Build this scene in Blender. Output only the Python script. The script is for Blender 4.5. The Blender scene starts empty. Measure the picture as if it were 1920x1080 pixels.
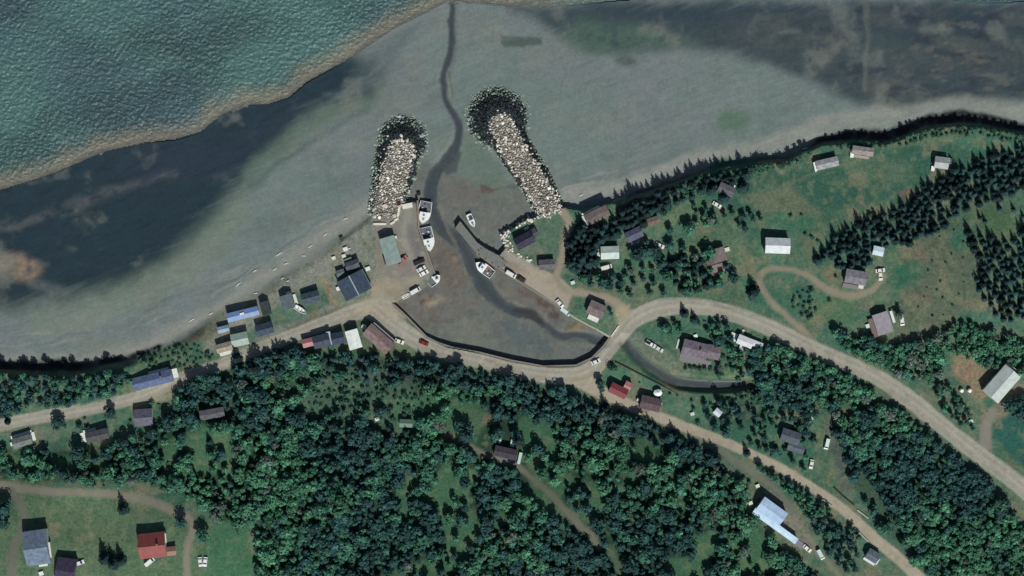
import bpy, math, random
import numpy as np
from mathutils import Vector

# ------------------------------------------------------------------ camera, sky, sun, exposure
SC = bpy.context.scene
COL = SC.collection
H = 1000.0          # camera height above the low-tide level, metres
PX = 0.25           # metres per photo pixel at z = 0
cam = bpy.data.cameras.new('camera'); cam.sensor_width = 36; cam.lens = 36 * H / 480.0
cam.clip_start = 10; cam.clip_end = 9000
co = bpy.data.objects.new('camera', cam); co.location = (0, 0, H); COL.objects.link(co); SC.camera = co
SUN_EL = math.radians(47); SUN_AZ = math.radians(163)    # azimuth clockwise from north (up in the photo)
W = bpy.data.worlds.new('World'); SC.world = W; W.use_nodes = True
nt = W.node_tree; nt.nodes.clear()
sky = nt.nodes.new('ShaderNodeTexSky'); sky.sky_type = 'NISHITA'; sky.sun_disc = False
sky.sun_elevation = SUN_EL; sky.sun_rotation = SUN_AZ
bg = nt.nodes.new('ShaderNodeBackground'); bg.inputs[1].default_value = 0.05
wo = nt.nodes.new('ShaderNodeOutputWorld')
nt.links.new(sky.outputs[0], bg.inputs[0]); nt.links.new(bg.outputs[0], wo.inputs[0])
sl = bpy.data.lights.new('sun', 'SUN'); sl.energy = 3.9; sl.angle = math.radians(0.5); sl.color = (1.0, 0.96, 0.9)
so = bpy.data.objects.new('sun', sl); COL.objects.link(so)
sd_ = Vector((math.sin(SUN_AZ) * math.cos(SUN_EL), math.cos(SUN_AZ) * math.cos(SUN_EL), math.sin(SUN_EL)))
so.rotation_euler = sd_.to_track_quat('Z', 'Y').to_euler(); so.location = sd_ * 500
SC.view_settings.view_transform = 'Standard'; SC.view_settings.look = 'None'
SC.view_settings.exposure = 0.0; SC.view_settings.gamma = 1.0
SC.cycles.max_bounces = 4; SC.cycles.diffuse_bounces = 2; SC.cycles.glossy_bounces = 2
rnd = random.Random(7)
nrs = np.random.RandomState(11)

# ------------------------------------------------------------------ maths helpers
def lin(c):
    c = np.asarray(c, float) / 255.0
    return np.where(c <= .04045, c / 12.92, ((c + .055) / 1.055) ** 2.4)

def hsh(ix, iy, s):
    n = (ix * 374761393 + iy * 668265263 + s * 1442695041) & 0xffffffff
    n = ((n ^ (n >> 13)) * 1274126177) & 0xffffffff
    return ((n ^ (n >> 16)) & 0xffff) / 65535.0

def vnoise(u, v, scale, s=0):
    x = np.asarray(u) / scale + 1000.0; y = np.asarray(v) / scale + 1000.0
    ix = np.floor(x).astype(np.int64); iy = np.floor(y).astype(np.int64)
    fx = x - ix; fy = y - iy
    fx = fx * fx * (3 - 2 * fx); fy = fy * fy * (3 - 2 * fy)
    a = hsh(ix, iy, s); b = hsh(ix + 1, iy, s); c = hsh(ix, iy + 1, s); d = hsh(ix + 1, iy + 1, s)
    return (a * (1 - fx) + b * fx) * (1 - fy) + (c * (1 - fx) + d * fx) * fy

def fbm(u, v, scale, s=0, n=4):
    t = 0; a = 1.0; tot = 0
    for k in range(n):
        t = t + a * vnoise(u, v, scale / 2 ** k, s + k * 17); tot += a; a *= .55
    return t / tot

def sst(a, b, x):
    t = np.clip((x - a) / (b - a), 0, 1); return t * t * (3 - 2 * t)

def spline(pts, n=6):
    p = [np.array(q, float) for q in pts]
    p = [2 * p[0] - p[1]] + p + [2 * p[-1] - p[-2]]
    out = []
    for i in range(1, len(p) - 2):
        for k in range(n):
            t = k / n
            out.append(.5 * ((2 * p[i]) + (-p[i - 1] + p[i + 1]) * t + (2 * p[i - 1] - 5 * p[i] + 4 * p[i + 1] - p[i + 2]) * t * t
                             + (-p[i - 1] + 3 * p[i] - 3 * p[i + 1] + p[i + 2]) * t ** 3))
    out.append(p[-2])
    return np.array(out)

def sdpoly(U, V, pts):
    """signed distance to a closed outline, positive inside"""
    p = np.asarray(pts, float); d2 = np.full(U.shape, 1e18); ins = np.zeros(U.shape, bool)
    for i in range(len(p)):
        ax, ay = p[i]; bx, by = p[(i + 1) % len(p)]
        ex, ey = bx - ax, by - ay; wx = U - ax; wy = V - ay
        t = np.clip((wx * ex + wy * ey) / (ex * ex + ey * ey + 1e-12), 0, 1)
        d2 = np.minimum(d2, (wx - ex * t) ** 2 + (wy - ey * t) ** 2)
        if ay != by:
            c = ((ay > V) != (by > V)) & (U < (bx - ax) * (V - ay) / (by - ay) + ax)
            ins ^= c
    d = np.sqrt(d2)
    return np.where(ins, d, -d)

def sdline(U, V, pts):
    """half-width minus distance to an open line whose points are (u, v, width)"""
    p = np.asarray(pts, float); best = np.full(U.shape, -1e9)
    for i in range(len(p) - 1):
        ax, ay, aw = p[i]; bx, by, bw = p[i + 1]
        ex, ey = bx - ax, by - ay; wx = U - ax; wy = V - ay
        t = np.clip((wx * ex + wy * ey) / (ex * ex + ey * ey + 1e-12), 0, 1)
        d = np.hypot(wx - ex * t, wy - ey * t)
        best = np.maximum(best, (aw + (bw - aw) * t) * .5 - d)
    return best

def idw(U, V, pts, power=3.0):
    num = 0; den = 0
    for (x, y, z) in pts:
        w = 1.0 / ((U - x) ** 2 + (V - y) ** 2 + 400.0) ** (power / 2)
        num = num + w * z; den = den + w
    return num / den

# ------------------------------------------------------------------ the lie of the land (photo-pixel plan, metres up)
SEA = [(-9000, 3800), (-500, 520), (0, 355), (60, 338), (100, 325), (190, 284), (270, 268), (330, 262), (375, 248), (415, 215), (455, 196), (505, 194),
       (540, 184), (575, 155), (650, 112), (740, 52), (800, 22), (835, 4), (852, 1), (900, 6), (960, 11), (1005, 13), (1060, 9), (1120, 5), (1180, 0),
       (1400, -14), (1740, -6), (1800, 2), (1860, 6), (1920, 3), (2600, -140), (12000, -900), (12000, -9000), (-9000, -9000)]
LAND = [(-9000, 4600), (-500, 790), (0, 694), (60, 698), (150, 697), (230, 684), (300, 656), (352, 634), (392, 606), (430, 580), (480, 560), (530, 522), (600, 480),
        (650, 442), (690, 412), (712, 384), (745, 374), (782, 378), (784, 425), (800, 470), (815, 513), (800, 532), (785, 545), (752, 560), (736, 569),
        (760, 590), (800, 632), (840, 650), (900, 661), (960, 676), (1020, 687), (1080, 685), (1110, 671), (1131, 650), (1143, 632), (1080, 598),
        (1060, 584), (975, 528), (893, 474), (854, 428), (863, 415), (895, 455), (935, 478), (948, 462), (938, 440), (990, 410), (1056, 388), (1090, 394),
        (1130, 384), (1190, 370), (1260, 345), (1320, 322), (1400, 308), (1470, 298), (1540, 270), (1600, 263), (1660, 266), (1700, 254),
        (1735, 238), (1800, 231), (1860, 238), (1920, 250), (2300, 290), (12000, 700), (12000, 9000), (-9000, 9000)]
LANDZ = [(0, 705, 8.5), (120, 710, 8.5), (220, 700, 7.5), (300, 660, 4.5), (450, 590, 4), (600, 500, 3.6), (700, 420, 3.8), (690, 560, 4.6), (760, 460, 4.6), (800, 500, 4.6), (780, 640, 4.8), (960, 690, 4.8),
         (1110, 700, 4.8), (1160, 610, 4.8), (900, 470, 4.5), (1000, 520, 4.7), (1000, 430, 5), (1100, 520, 5.5), (1120, 405, 6), (1250, 400, 7), (1300, 340, 7), (1420, 320, 7), (1560, 285, 7.6), (1660, 290, 8), (1720, 265, 8.2), (1800, 250, 8.4),
         (1900, 270, 8.4), (1300, 560, 6.5), (1400, 600, 7.5), (1600, 680, 9), (1800, 820, 10), (1900, 920, 11), (1600, 480, 10), (1850, 500, 12), (1300, 640, 5), (1200, 640, 4.6), (1250, 770, 6.2), (1480, 890, 8), (1640, 1010, 9),
         (1220, 735, 4.8), (50, 790, 8), (300, 730, 6), (450, 700, 6), (600, 690, 6.5), (760, 760, 10), (400, 800, 11), (900, 850, 12), (1200, 900, 11), (600, 950, 17), (1000, 1000, 16), (150, 950, 16), (300, 1050, 18), (100, 1060, 18), (1350, 1000, 12), (1450, 980, 9.5), (700, 1200, 22), (2500, 800, 16), (-400, 1000, 14), (1250, 1200, 18)]
LOWZ = [(0, 355, .15), (190, 284, .1), (450, 200, .1), (700, 80, .1), (850, 5, .05), (1000, 12, .1), (1400, 0, .1), (1800, 0, .15), (200, 470, .8), (30, 500, 1.0), (200, 600, 1.8), (0, 640, 2.6), (320, 610, 3.0), (420, 540, 2.9), (540, 470, 2.9), (650, 400, 2.9),
        (500, 360, 1.4), (660, 260, 1.3), (900, 100, .7), (960, 330, 1.6), (1100, 250, 1.6), (1200, 340, 2.4), (1400, 200, 1.6), (1500, 270, 2.3), (1650, 160, 1.2), (1800, 210, 2.0), (1900, 220, 2.1), (850, 340, 1.3), (930, 420, 2.0),
        (820, 480, 1.5), (850, 580, 2.4), (900, 560, 1.7), (950, 640, 2.2), (1100, 650, 2.1), (1020, 580, 2.2), (780, 580, 3.0), (900, 520, 1.5), (-500, 640, .3), (2500, 0, .4), (960, 545, 2.3)]
CREEK = spline([(850, -30, 12), (849, 60, 11), (843, 110, 14), (830, 150, 13), (838, 190, 11), (855, 222, 13), (858, 252, 15), (847, 282, 17), (822, 312, 19), (807, 345, 20), (806, 380, 24), (822, 415, 26), (853, 447, 24),
                (880, 482, 24), (898, 520, 26), (925, 555, 26), (965, 580, 20), (1005, 592, 15), (1025, 612, 13), (1050, 628, 14), (1095, 630, 14), (1138, 640, 16)])
UPPER = spline([(1172, 640, 15), (1200, 672, 16), (1228, 694, 17), (1275, 716, 18), (1345, 722, 18), (1395, 721, 14), (1425, 728, 6)])
LW_AX = [(753, 284), (740, 335), (725, 392)]; RW_AX = [(940, 236), (963, 282), (1000, 336), (1032, 396)]

def along(U, V, pts):
    """distance to an open line and where on it (0..1) the nearest point lies"""
    p = np.asarray(pts, float); seg = np.hypot(*(p[1:] - p[:-1]).T); cum = np.concatenate([[0], np.cumsum(seg)])
    best = np.full(U.shape, 1e9); tt = np.zeros(U.shape)
    for i in range(len(p) - 1):
        ax, ay = p[i]; ex, ey = p[i + 1] - p[i]; wx = U - ax; wy = V - ay
        t = np.clip((wx * ex + wy * ey) / (ex * ex + ey * ey), 0, 1)
        d = np.hypot(wx - ex * t, wy - ey * t); m = d < best
        best = np.where(m, d, best); tt = np.where(m, (cum[i] + t * seg[i]) / cum[-1], tt)
    return best, tt

def side(U, V, p):
    """which side of an axis (from its first to its last point) a point lies: 1 left of the photo, 0 right"""
    (ax, ay), (bx, by) = p[0], p[-1]
    return sst(-6, 6, (bx - ax) * (V - ay) - (by - ay) * (U - ax))

def mound(U, V):
    """stone mounds of the two breakwaters: height, and which one"""
    d, t = along(U, V, LW_AX); w = side(U, V, LW_AX)
    z1 = 5.2 - (.62 * w + 1.1 * (1 - w)) * PX * np.maximum(0, d - (25 - 3 * t))
    z1 = np.maximum(z1, 5.2 - .52 * PX * np.maximum(0, np.hypot(U - 755, V - 266) - 20))
    d2, t2 = along(U, V, RW_AX); w = side(U, V, RW_AX)
    z2 = 5.4 - (1.9 * w + (.9 + .5 * t2) * (1 - w)) * PX * np.maximum(0, d2 - (24 - 3 * t2))
    z2 = np.maximum(z2, 5.4 - .46 * PX * np.maximum(0, np.hypot(U - 934, V - 224) - 24))
    return z1, z2

def Z(U, V, rocks=True):
    U = np.asarray(U, float); V = np.asarray(V, float)
    wu = U + 5 * (fbm(U, V, 26, 5, 2) - .5); wv = V + 5 * (fbm(U, V, 26, 9, 2) - .5)
    town = (U > 705) & (U < 1150) & (V > 360)
    uu = np.where(town, U, wu); vv = np.where(town, V, wv)
    sd = sdpoly(uu, vv, LAND)
    f = np.where(town, 1.3, np.where(U < 240, 7.0, np.where(U < 640, 13.0, 6.0)))
    m = sst(-f, f, sd)
    zl = idw(U, V, LANDZ) + .5 * (fbm(U, V, 60, 3, 3) - .5); zo = idw(U, V, LOWZ) + .25 * (fbm(U, V, 45, 4, 3) - .5)
    sea = sst(0, 30, sdpoly(U, V, SEA)); zo = zo * (1 - sea)
    z = zo + (zl - zo) * m
    z = z - .35 * sst(-6, 2, sdline(U, V, CREEK)) * (V > 4)
    up = sst(-9, 3, sdline(U, V, UPPER)); z = z + (2.9 - z) * up * .95
    if rocks:
        z1, z2 = mound(U, V); z = np.maximum(z, np.maximum(z1, z2) - .55)
    return z

def P3(u, v, dz=0.0):
    z = float(Z(np.array([u]), np.array([v]))[0]) + dz
    k = PX * (H - z) / H
    return Vector(((u - 960) * k, (540 - v) * k, z))

# ------------------------------------------------------------------ materials
def mat(name, rgb, rough=.85, var=.18, scale=1.2, spec=.3, bump=0.0, metal=0.0, attr=None, rand=0.0, wave=None, detail=4):
    m = bpy.data.materials.new(name); m.use_nodes = True; t = m.node_tree; N = t.nodes; L = t.links
    b = N['Principled BSDF']; b.inputs['Roughness'].default_value = rough; b.inputs['Metallic'].default_value = metal
    b.inputs['Specular IOR Level'].default_value = spec
    geo = N.new('ShaderNodeNewGeometry'); no = N.new('ShaderNodeTexNoise'); no.inputs['Scale'].default_value = scale
    no.inputs['Detail'].default_value = detail; L.new(geo.outputs['Position'], no.inputs['Vector'])
    mr = N.new('ShaderNodeMapRange'); mr.inputs['From Min'].default_value = .28; mr.inputs['From Max'].default_value = .72
    mr.inputs['To Min'].default_value = 1 - var; mr.inputs['To Max'].default_value = 1 + var
    L.new(no.outputs['Fac'], mr.inputs['Value'])
    val = mr.outputs[0]
    if wave:
        tc = N.new('ShaderNodeTexCoord'); wv = N.new('ShaderNodeTexWave'); wv.bands_direction = wave[0]; wv.inputs['Scale'].default_value = wave[1]
        wv.inputs['Distortion'].default_value = wave[3] if len(wave) > 3 else 0
        L.new(tc.outputs['Object'], wv.inputs['Vector'])
        m2 = N.new('ShaderNodeMapRange'); m2.inputs['To Min'].default_value = 1 - wave[2]; m2.inputs['To Max'].default_value = 1 + wave[2] * .4
        L.new(wv.outputs['Fac'], m2.inputs['Value']); mm = N.new('ShaderNodeMath'); mm.operation = 'MULTIPLY'
        L.new(val, mm.inputs[0]); L.new(m2.outputs[0], mm.inputs[1]); val = mm.outputs[0]
    if rand:
        oi = N.new('ShaderNodeObjectInfo'); m3 = N.new('ShaderNodeMapRange'); m3.inputs['To Min'].default_value = 1 - rand; m3.inputs['To Max'].default_value = 1 + rand
        L.new(oi.outputs['Random'], m3.inputs['Value']); m4 = N.new('ShaderNodeMath'); m4.operation = 'MULTIPLY'
        L.new(val, m4.inputs[0]); L.new(m3.outputs[0], m4.inputs[1]); val = m4.outputs[0]
    vm = N.new('ShaderNodeVectorMath'); vm.operation = 'SCALE'; L.new(val, vm.inputs['Scale'])
    if attr:
        a = N.new('ShaderNodeAttribute'); a.attribute_name = attr
        if rgb is None: L.new(a.outputs['Color'], vm.inputs[0])
        else:
            v2 = N.new('ShaderNodeVectorMath'); v2.operation = 'MULTIPLY'; v2.inputs[1].default_value = rgb
            L.new(a.outputs['Color'], v2.inputs[0]); L.new(v2.outputs[0], vm.inputs[0])
    else: vm.inputs[0].default_value = tuple(rgb)
    L.new(vm.outputs[0], b.inputs['Base Color'])
    if bump:
        n2 = N.new('ShaderNodeTexNoise'); n2.inputs['Scale'].default_value = scale * 1.7; n2.inputs['Detail'].default_value = 3
        L.new(geo.outputs['Position'], n2.inputs['Vector'])
        bp = N.new('ShaderNodeBump'); bp.inputs['Distance'].default_value = bump; bp.inputs['Strength'].default_value = 1
        L.new(n2.outputs['Fac'], bp.inputs['Height']); L.new(bp.outputs[0], b.inputs['Normal'])
    return m

_mc = {}
def cmat(kind, c, **kw):
    """a material by its photo colour (0-255), cached"""
    key = (kind, tuple(c))
    if key not in _mc: _mc[key] = mat(kind, tuple(lin(c)), **kw)
    return _mc[key]

M_GROUND = mat('meadow_soil', None, .95, .26, .9, .15, .12, attr='tint')
M_BEACH = mat('beach_sand', None, .9, .10, .8, .2, .03, attr='tint', detail=6)
M_GRAVEL = mat('gravel', None, .95, .10, 1.6, .15, .03, attr='tint', detail=6)
M_CREEK = mat('creek_mud', None, .5, .12, .7, .3, .02, attr='tint')

def water_mat():
    m = bpy.data.materials.new('sea_water'); m.use_nodes = True; N = m.node_tree.nodes; L = m.node_tree.links
    b = N['Principled BSDF']; b.inputs['Roughness'].default_value = .22; b.inputs['IOR'].default_value = 1.33
    a = N.new('ShaderNodeAttribute'); a.attribute_name = 'tint'
    geo = N.new('ShaderNodeNewGeometry')
    mp = N.new('ShaderNodeMapping'); mp.inputs['Rotation'].default_value = (0, 0, math.radians(-28)); mp.inputs['Scale'].default_value = (.55, 1, 1)
    L.new(geo.outputs['Position'], mp.inputs['Vector'])
    n = N.new('ShaderNodeTexNoise'); n.inputs['Scale'].default_value = .75; n.inputs['Detail'].default_value = 4; n.inputs['Roughness'].default_value = .7
    L.new(mp.outputs[0], n.inputs['Vector'])
    bp = N.new('ShaderNodeBump'); bp.inputs['Strength'].default_value = 1; bp.inputs['Distance'].default_value = .5
    L.new(n.outputs['Fac'], bp.inputs['Height']); L.new(bp.outputs[0], b.inputs['Normal'])
    L.new(a.outputs['Color'], b.inputs['Base Color'])
    return m
M_SEA = water_mat()

# ------------------------------------------------------------------ ground sheet, parted into its kinds of surface
def axis(lo, hi, step, far):
    inner = np.arange(lo, hi + .1, step); d = []; g = step * 2; x = 0
    while x < far: x += g; g *= 1.35; d.append(x)
    d = np.array(d); return np.concatenate([lo - d[::-1], inner, hi + d])
ua = axis(-30, 1950, 2, 6500); va = axis(-30, 1110, 2, 6500)
U, V = np.meshgrid(ua, va); shp = U.shape
ZG = Z(U, V)
WU = U + 16 * (fbm(U, V, 40, 21, 4) - .5); WV = V + 16 * (fbm(U, V, 40, 33, 4) - .5)
C = np.zeros(shp + (3,)); CLS = np.zeros(shp, np.int8)
def fill(mask, col, op=1.0):
    m = (mask * op)[..., None]; C[:] = C * (1 - m) + lin(col) * m
def box_of(pts, pad):
    p = np.asarray(pts, float); i0 = np.searchsorted(va, p[:, 1].min() - pad); i1 = np.searchsorted(va, p[:, 1].max() + pad)
    j0 = np.searchsorted(ua, p[:, 0].min() - pad); j1 = np.searchsorted(ua, p[:, 0].max() + pad)
    return slice(i0, i1), slice(j0, j1)
def paint(pts, col, f=5, warp=1.0, op=1.0, cls=None, line=False, noise=0):
    s = box_of(pts, f + 14 + (max(q[2] for q in pts) if line else 0))
    a, b = U[s] + warp * (WU[s] - U[s]), V[s] + warp * (WV[s] - V[s])
    d = sdline(a, b, pts) if line else sdpoly(a, b, pts)
    m = sst(-f, f, d)
    if noise: m = m * np.clip(1 + noise * (fbm(U[s], V[s], 18, 77, 4) - .5) * 4, 0, 1.3).clip(0, 1)
    m = (m * op)[..., None]
    C[s] = C[s] * (1 - m) + lin(col) * m
    if cls is not None: CLS[s] = np.where(d > 0, cls, CLS[s])
def road(pts, col, f=2.5, cls=4, op=1.0): paint(spline(pts), col, f, .3 if cls == 4 else .5, op, cls, True)
def blob(u, v, a, b, col, ang=0, f=6, op=1.0, noise=0, cls=None):
    t = np.linspace(0, 2 * math.pi, 15)[:-1]; ca, sa = math.cos(math.radians(ang)), math.sin(math.radians(ang))
    paint([(u + a * math.cos(k) * ca - b * math.sin(k) * sa, v + a * math.cos(k) * sa + b * math.sin(k) * ca) for k in t], col, f, True, op, cls, False, noise)

n1 = fbm(U, V, 120, 41, 5); n2 = fbm(U, V, 30, 51, 4)
land_sd = sdpoly(U, V, LAND); land = land_sd > -2; sea_sd = sdpoly(U, V, SEA); sea = sea_sd > 0
# -- tidal flat
CLS[:] = 2
fill(np.ones(shp), (107, 122, 118)); fill(sst(.35, .7, n1), (112, 119, 121), .7); fill(sst(.5, .75, n2), (98, 115, 110), .4)
DARKW = [(-600, 530), (0, 326), (190, 250), (300, 234), (370, 215), (430, 165), (520, 160), (565, 130), (640, 96), (700, 118), (712, 140), (690, 175), (640, 186), (580, 215), (520, 268),
         (470, 318), (420, 375), (370, 430), (310, 490), (240, 525), (170, 545), (90, 560), (0, 575), (-600, 720)]
paint([(x + 14, y + 16) for x, y in DARKW], (88, 106, 92), 34, op=.8); paint(DARKW, (35, 53, 62), 26); 
paint([(200, 300), (420, 262), (560, 190), (600, 190), (430, 330), (250, 360)], (48, 58, 72), 25, op=.5)
paint([(660, 130), (740, 70), (790, 40), (760, 90), (720, 150), (640, 180)], (84, 98, 100), 14, op=.6)
paint(spline([(-100, 450, 18), (60, 412, 18), (180, 368, 20), (260, 345, 10), (330, 328, 5)]), (88, 92, 92), 10, op=.65, line=True, noise=.8)
blob(28, 500, 52, 26, (138, 122, 104), 10, 14, .9, .5); blob(90, 540, 40, 12, (92, 100, 98), 15, 10, .6)
paint(spline([(470, 320, 22), (540, 262, 20), (620, 215, 18), (690, 190, 10)]), (90, 110, 98), 14, op=.6, line=True); paint(spline([(470, 345, 14), (500, 330, 12), (560, 280, 8), (690, 200, 7)]), (66, 86, 82), 9, op=.6, line=True)
paint(spline([(80, 610, 40), (250, 560, 40), (370, 490, 40), (450, 400, 30)]), (116, 130, 112), 26, op=.5, line=True)
NEDARK = [(950, 14), (1200, 2), (1920, 6), (3500, 60), (3500, 190), (1920, 192), (1830, 196), (1740, 200), (1680, 204), (1610, 197), (1570, 180), (1530, 155), (1460, 128), (1400, 108), (1330, 96), (1250, 90), (1160, 105), (1110, 100), (1060, 70), (1010, 40)]
paint(NEDARK, (60, 74, 78), 16); paint([(1080, 8), (1920, 4), (1920, 60), (1700, 70), (1560, 30), (1400, 52), (1200, 36)], (44, 60, 72), 24, op=.8)
paint([(1040, 60), (1090, 34), (1220, 50), (1300, 80), (1210, 96), (1150, 110), (1080, 100)], (74, 98, 86), 14, op=.75, noise=.6)
nd = sst(0, 30, sdpoly(U, V, NEDARK)); SU = U * .5 + V * .3; SV = V * 1.15 - U * .12
fill(sst(.45, .7, fbm(SU, SV, 40, 61, 6)) * nd * sst(1300, 1500, U), (80, 86, 84), .6); fill(sst(.52, .72, fbm(SU, SV, 24, 67, 6)) * nd * sst(1450, 1600, U), (42, 52, 64), .6)
fill(sst(.56, .74, fbm(SU, SV, 15, 63, 5)) * nd * sst(1600, 1750, U), (98, 98, 93), .55); fill(sst(.5, .75, fbm(U, V, 9, 69, 3)) * nd, (50, 62, 68), .35)
dk = sst(0, 40, sdpoly(U, V, DARKW)); fill(sst(.45, .75, fbm(SU, U * .35 + V, 14, 131, 5)) * dk, (42, 60, 74), .28); fill(sst(.55, .75, fbm(U * .4 + V * .5, V + U * .35, 8, 137, 4)) * dk, (26, 40, 54), .35)
fill(sst(.5, .75, fbm(U * .35 + V * .4, V * 1.1 + U * .4, 12, 141, 5)) * (V < 700) * (1 - dk) * (1 - nd), (98, 110, 110), .38); fill(sst(.55, .8, fbm(U, V, 55, 147, 5)), (118, 124, 116), .5)
paint(spline([(1622, 0, 12), (1628, 60, 10), (1622, 110, 9), (1622, 165, 9)]), (92, 98, 94), 4, op=.7, line=True, noise=.6)
paint([(940, 68), (1015, 70), (1018, 82), (980, 88), (945, 90)], (76, 92, 86), 4); blob(1172, 118, 22, 10, (72, 86, 82), 0, 7, .8)
blob(1375, 228, 34, 22, (82, 108, 90), -20, 12, .85, .6); blob(1300, 300, 200, 10, (98, 108, 110), -14, 8, .5)
for k in range(34):   # small drainage runnels and stones lying on the flat
    u, v = rnd.uniform(380, 1500), rnd.uniform(30, 300)
    if k % 2: p = [(u, v, 2.0), (u + rnd.uniform(-9, 9), v + rnd.uniform(8, 14), 2.4), (u + rnd.uniform(-14, 14), v + rnd.uniform(22, 34), 1.6), (u + rnd.uniform(-20, 20), v + 48, 1)]; paint(spline(p), (92, 106, 104), 2.5, op=.5, line=True)
    else: blob(u, v, rnd.uniform(14, 40), rnd.uniform(2, 6), rnd.choice([(98, 112, 106), (116, 124, 120), (92, 104, 106)]), rnd.uniform(-40, 0), 6, .5, .5)
for k in range(46):   # drift lines and dry shingle streaks along both beaches
    t = rnd.random()
    if k % 2: x = 20 + t * 660; y = 655 - 250 * max(0, (x - 160) / 530) ** 1.25 - 14 + rnd.uniform(-26, 8); dx, dy = 26, -26 * (.12 if x < 200 else .55)
    else: x = 1070 + t * 480; y = 372 - (x - 1070) * .2 - 2 - rnd.random() * 34; dx, dy = 34, -8
    paint([(x - dx, y - dy, 1.5), (x, y, rnd.uniform(2.5, 5)), (x + dx, y + dy, 1.5)], rnd.choice([(146, 146, 138), (84, 98, 102), (136, 138, 132)]), 3, op=.6, line=True, noise=.5)
paint([(x, y, 26) for x, y in [(0, 678), (160, 680), (300, 638), (400, 586), (520, 502), (640, 420), (710, 376)]], (136, 137, 130), 14, op=.8, line=True)
paint([(x, y, 26) for x, y in [(1070, 372), (1180, 350), (1300, 312), (1440, 288), (1560, 248), (1700, 228), (1800, 212), (1920, 222)]], (134, 140, 134), 12, op=.7, line=True)
paint([(x, y - 16, 22) for x, y in [(1060, 384), (1180, 356), (1300, 314), (1440, 282), (1560, 240), (1700, 222), (1800, 206), (1930, 218)]], (146, 148, 140), 10, op=.6, line=True, noise=.4)
# -- harbour bed
BED = [(700, 300), (806, 300), (880, 330), (990, 350), (1000, 400), (935, 440), (950, 470), (880, 440), (1000, 530), (1080, 590), (1145, 632), (1120, 680), (1020, 690), (840, 655), (735, 570), (800, 520), (780, 400)]
paint(BED, (100, 106, 102), 14); sdb = sdpoly(U, V, BED); CLS[(sdb > 0) & (V > 330)] = 6
paint([(866, 260), (905, 262), (960, 350), (925, 380), (880, 330), (850, 310)], (94, 112, 102), 10, op=.8)
paint([(826, 334), (870, 336), (905, 350), (938, 356), (905, 372), (860, 384), (838, 372)], (104, 101, 96), 7, op=.7, noise=.3); paint([(900, 345), (940, 354), (905, 362)], (86, 74, 66), 3, op=.8)
paint([(850, 280), (864, 285), (858, 322), (836, 330), (828, 320)], (72, 80, 82), 4)
paint([(812, 430), (850, 470), (882, 530), (850, 545), (820, 520), (806, 470)], (104, 98, 90), 7); paint([(742, 565), (800, 540), (850, 530), (905, 560), (880, 590), (830, 605), (790, 610), (760, 590)], (104, 101, 96), 9, op=.65, noise=.3)
paint([(770, 590), (800, 568), (830, 600), (800, 620)], (96, 92, 87), 7, op=.7); blob(815, 566, 22, 8, (150, 138, 118), -20, 6, .8); blob(800, 565, 14, 5, (70, 52, 46), -30, 4, .7)
for k in range(60):
    u, v = rnd.uniform(745, 900), rnd.uniform(440, 620)
    if sdpoly(np.array([u]), np.array([v]), BED)[0] > 6: blob(u, v, rnd.uniform(3, 9), rnd.uniform(2, 5), rnd.choice([(82, 72, 66), (130, 118, 108), (96, 84, 76), (104, 110, 104)]), rnd.uniform(0, 90), 4, .6)
paint([(905, 490), (960, 530), (1060, 590), (1040, 610), (1000, 585), (945, 560)], (106, 103, 97), 8, op=.65, noise=.3); blob(1020, 570, 22, 8, (78, 62, 56), 32, 6, .8); blob(1040, 592, 10, 8, (74, 58, 54), 30, 5, .8); blob(985, 548, 18, 7, (92, 76, 68), 32, 5, .7)
blob(1082, 618, 26, 12, (128, 116, 92), -20, 7, .8); blob(1072, 610, 14, 5, (82, 76, 50), -40, 4, .6)
paint([(930, 600), (960, 590), (1000, 610), (1040, 640), (1030, 670), (970, 660)], (86, 98, 98), 12, op=.9); paint([(840, 610), (900, 590), (930, 640), (900, 655), (850, 640)], (106, 112, 104), 12, op=.8)
paint([(x, y, w) for x, y, w in [(1180, 366, 6), (1262, 342, 8), (1322, 320, 9), (1402, 306, 9), (1472, 296, 9), (1540, 267, 13), (1600, 254, 22), (1660, 257, 22), (1700, 244, 22), (1735, 228, 24), (1800, 220, 26), (1860, 228, 24), (1940, 244, 22)]], (44, 47, 48), 5, line=True, noise=.35)  # dark rock at the bluff foot, the bluff's cast shade deepened in its colour
paint([(x, y, w) for x, y, w in [(-40, 688, 20), (60, 690, 22), (150, 688, 20), (235, 675, 14), (300, 650, 8)]], (44, 47, 46), 5, line=True, noise=.35)  # west shore bank: dark ground with the bank's shade painted into the tint
# -- land
fill(sst(-2, 2, land_sd), (70, 107, 89)); CLS[land] = 0
gl = land * 1.0
fill(sst(.40, .68, n1) * gl, (82, 106, 84), .8); fill(sst(.45, .7, fbm(U, V, 26, 73, 4)) * gl, (50, 92, 76), .6); fill(sst(.48, .72, fbm(U, V, 60, 71, 5)) * gl, (100, 108, 88), .7); fill(sst(.56, .72, fbm(U, V, 18, 79, 5)) * gl, (112, 112, 92), .55)
FOREST = [(-900, 850), (0, 842), (100, 850), (200, 838), (300, 806), (340, 722), (480, 674), (560, 657), (640, 668), (790, 674), (960, 712), (1060, 738), (1230, 808), (1330, 852), (1402, 925), (1398, 960),
          (1500, 1048), (1600, 1120), (1700, 1500), (-900, 1700), (470, 1200), (484, 985), (430, 990), (396, 955), (340, 925), (280, 905), (150, 902), (0, 898), (-900, 900)]
FOREST = [(-60, 842)] + FOREST[1:16] + [(1560, 1120), (480, 1120)] + FOREST[21:28] + [(-60, 898)]
paint(FOREST, (42, 66, 52), 8)
paint([(560, 690), (640, 680), (760, 700), (800, 760), (770, 800), (640, 800), (600, 790), (540, 750)], (78, 104, 86), 18, op=.85)
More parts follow.
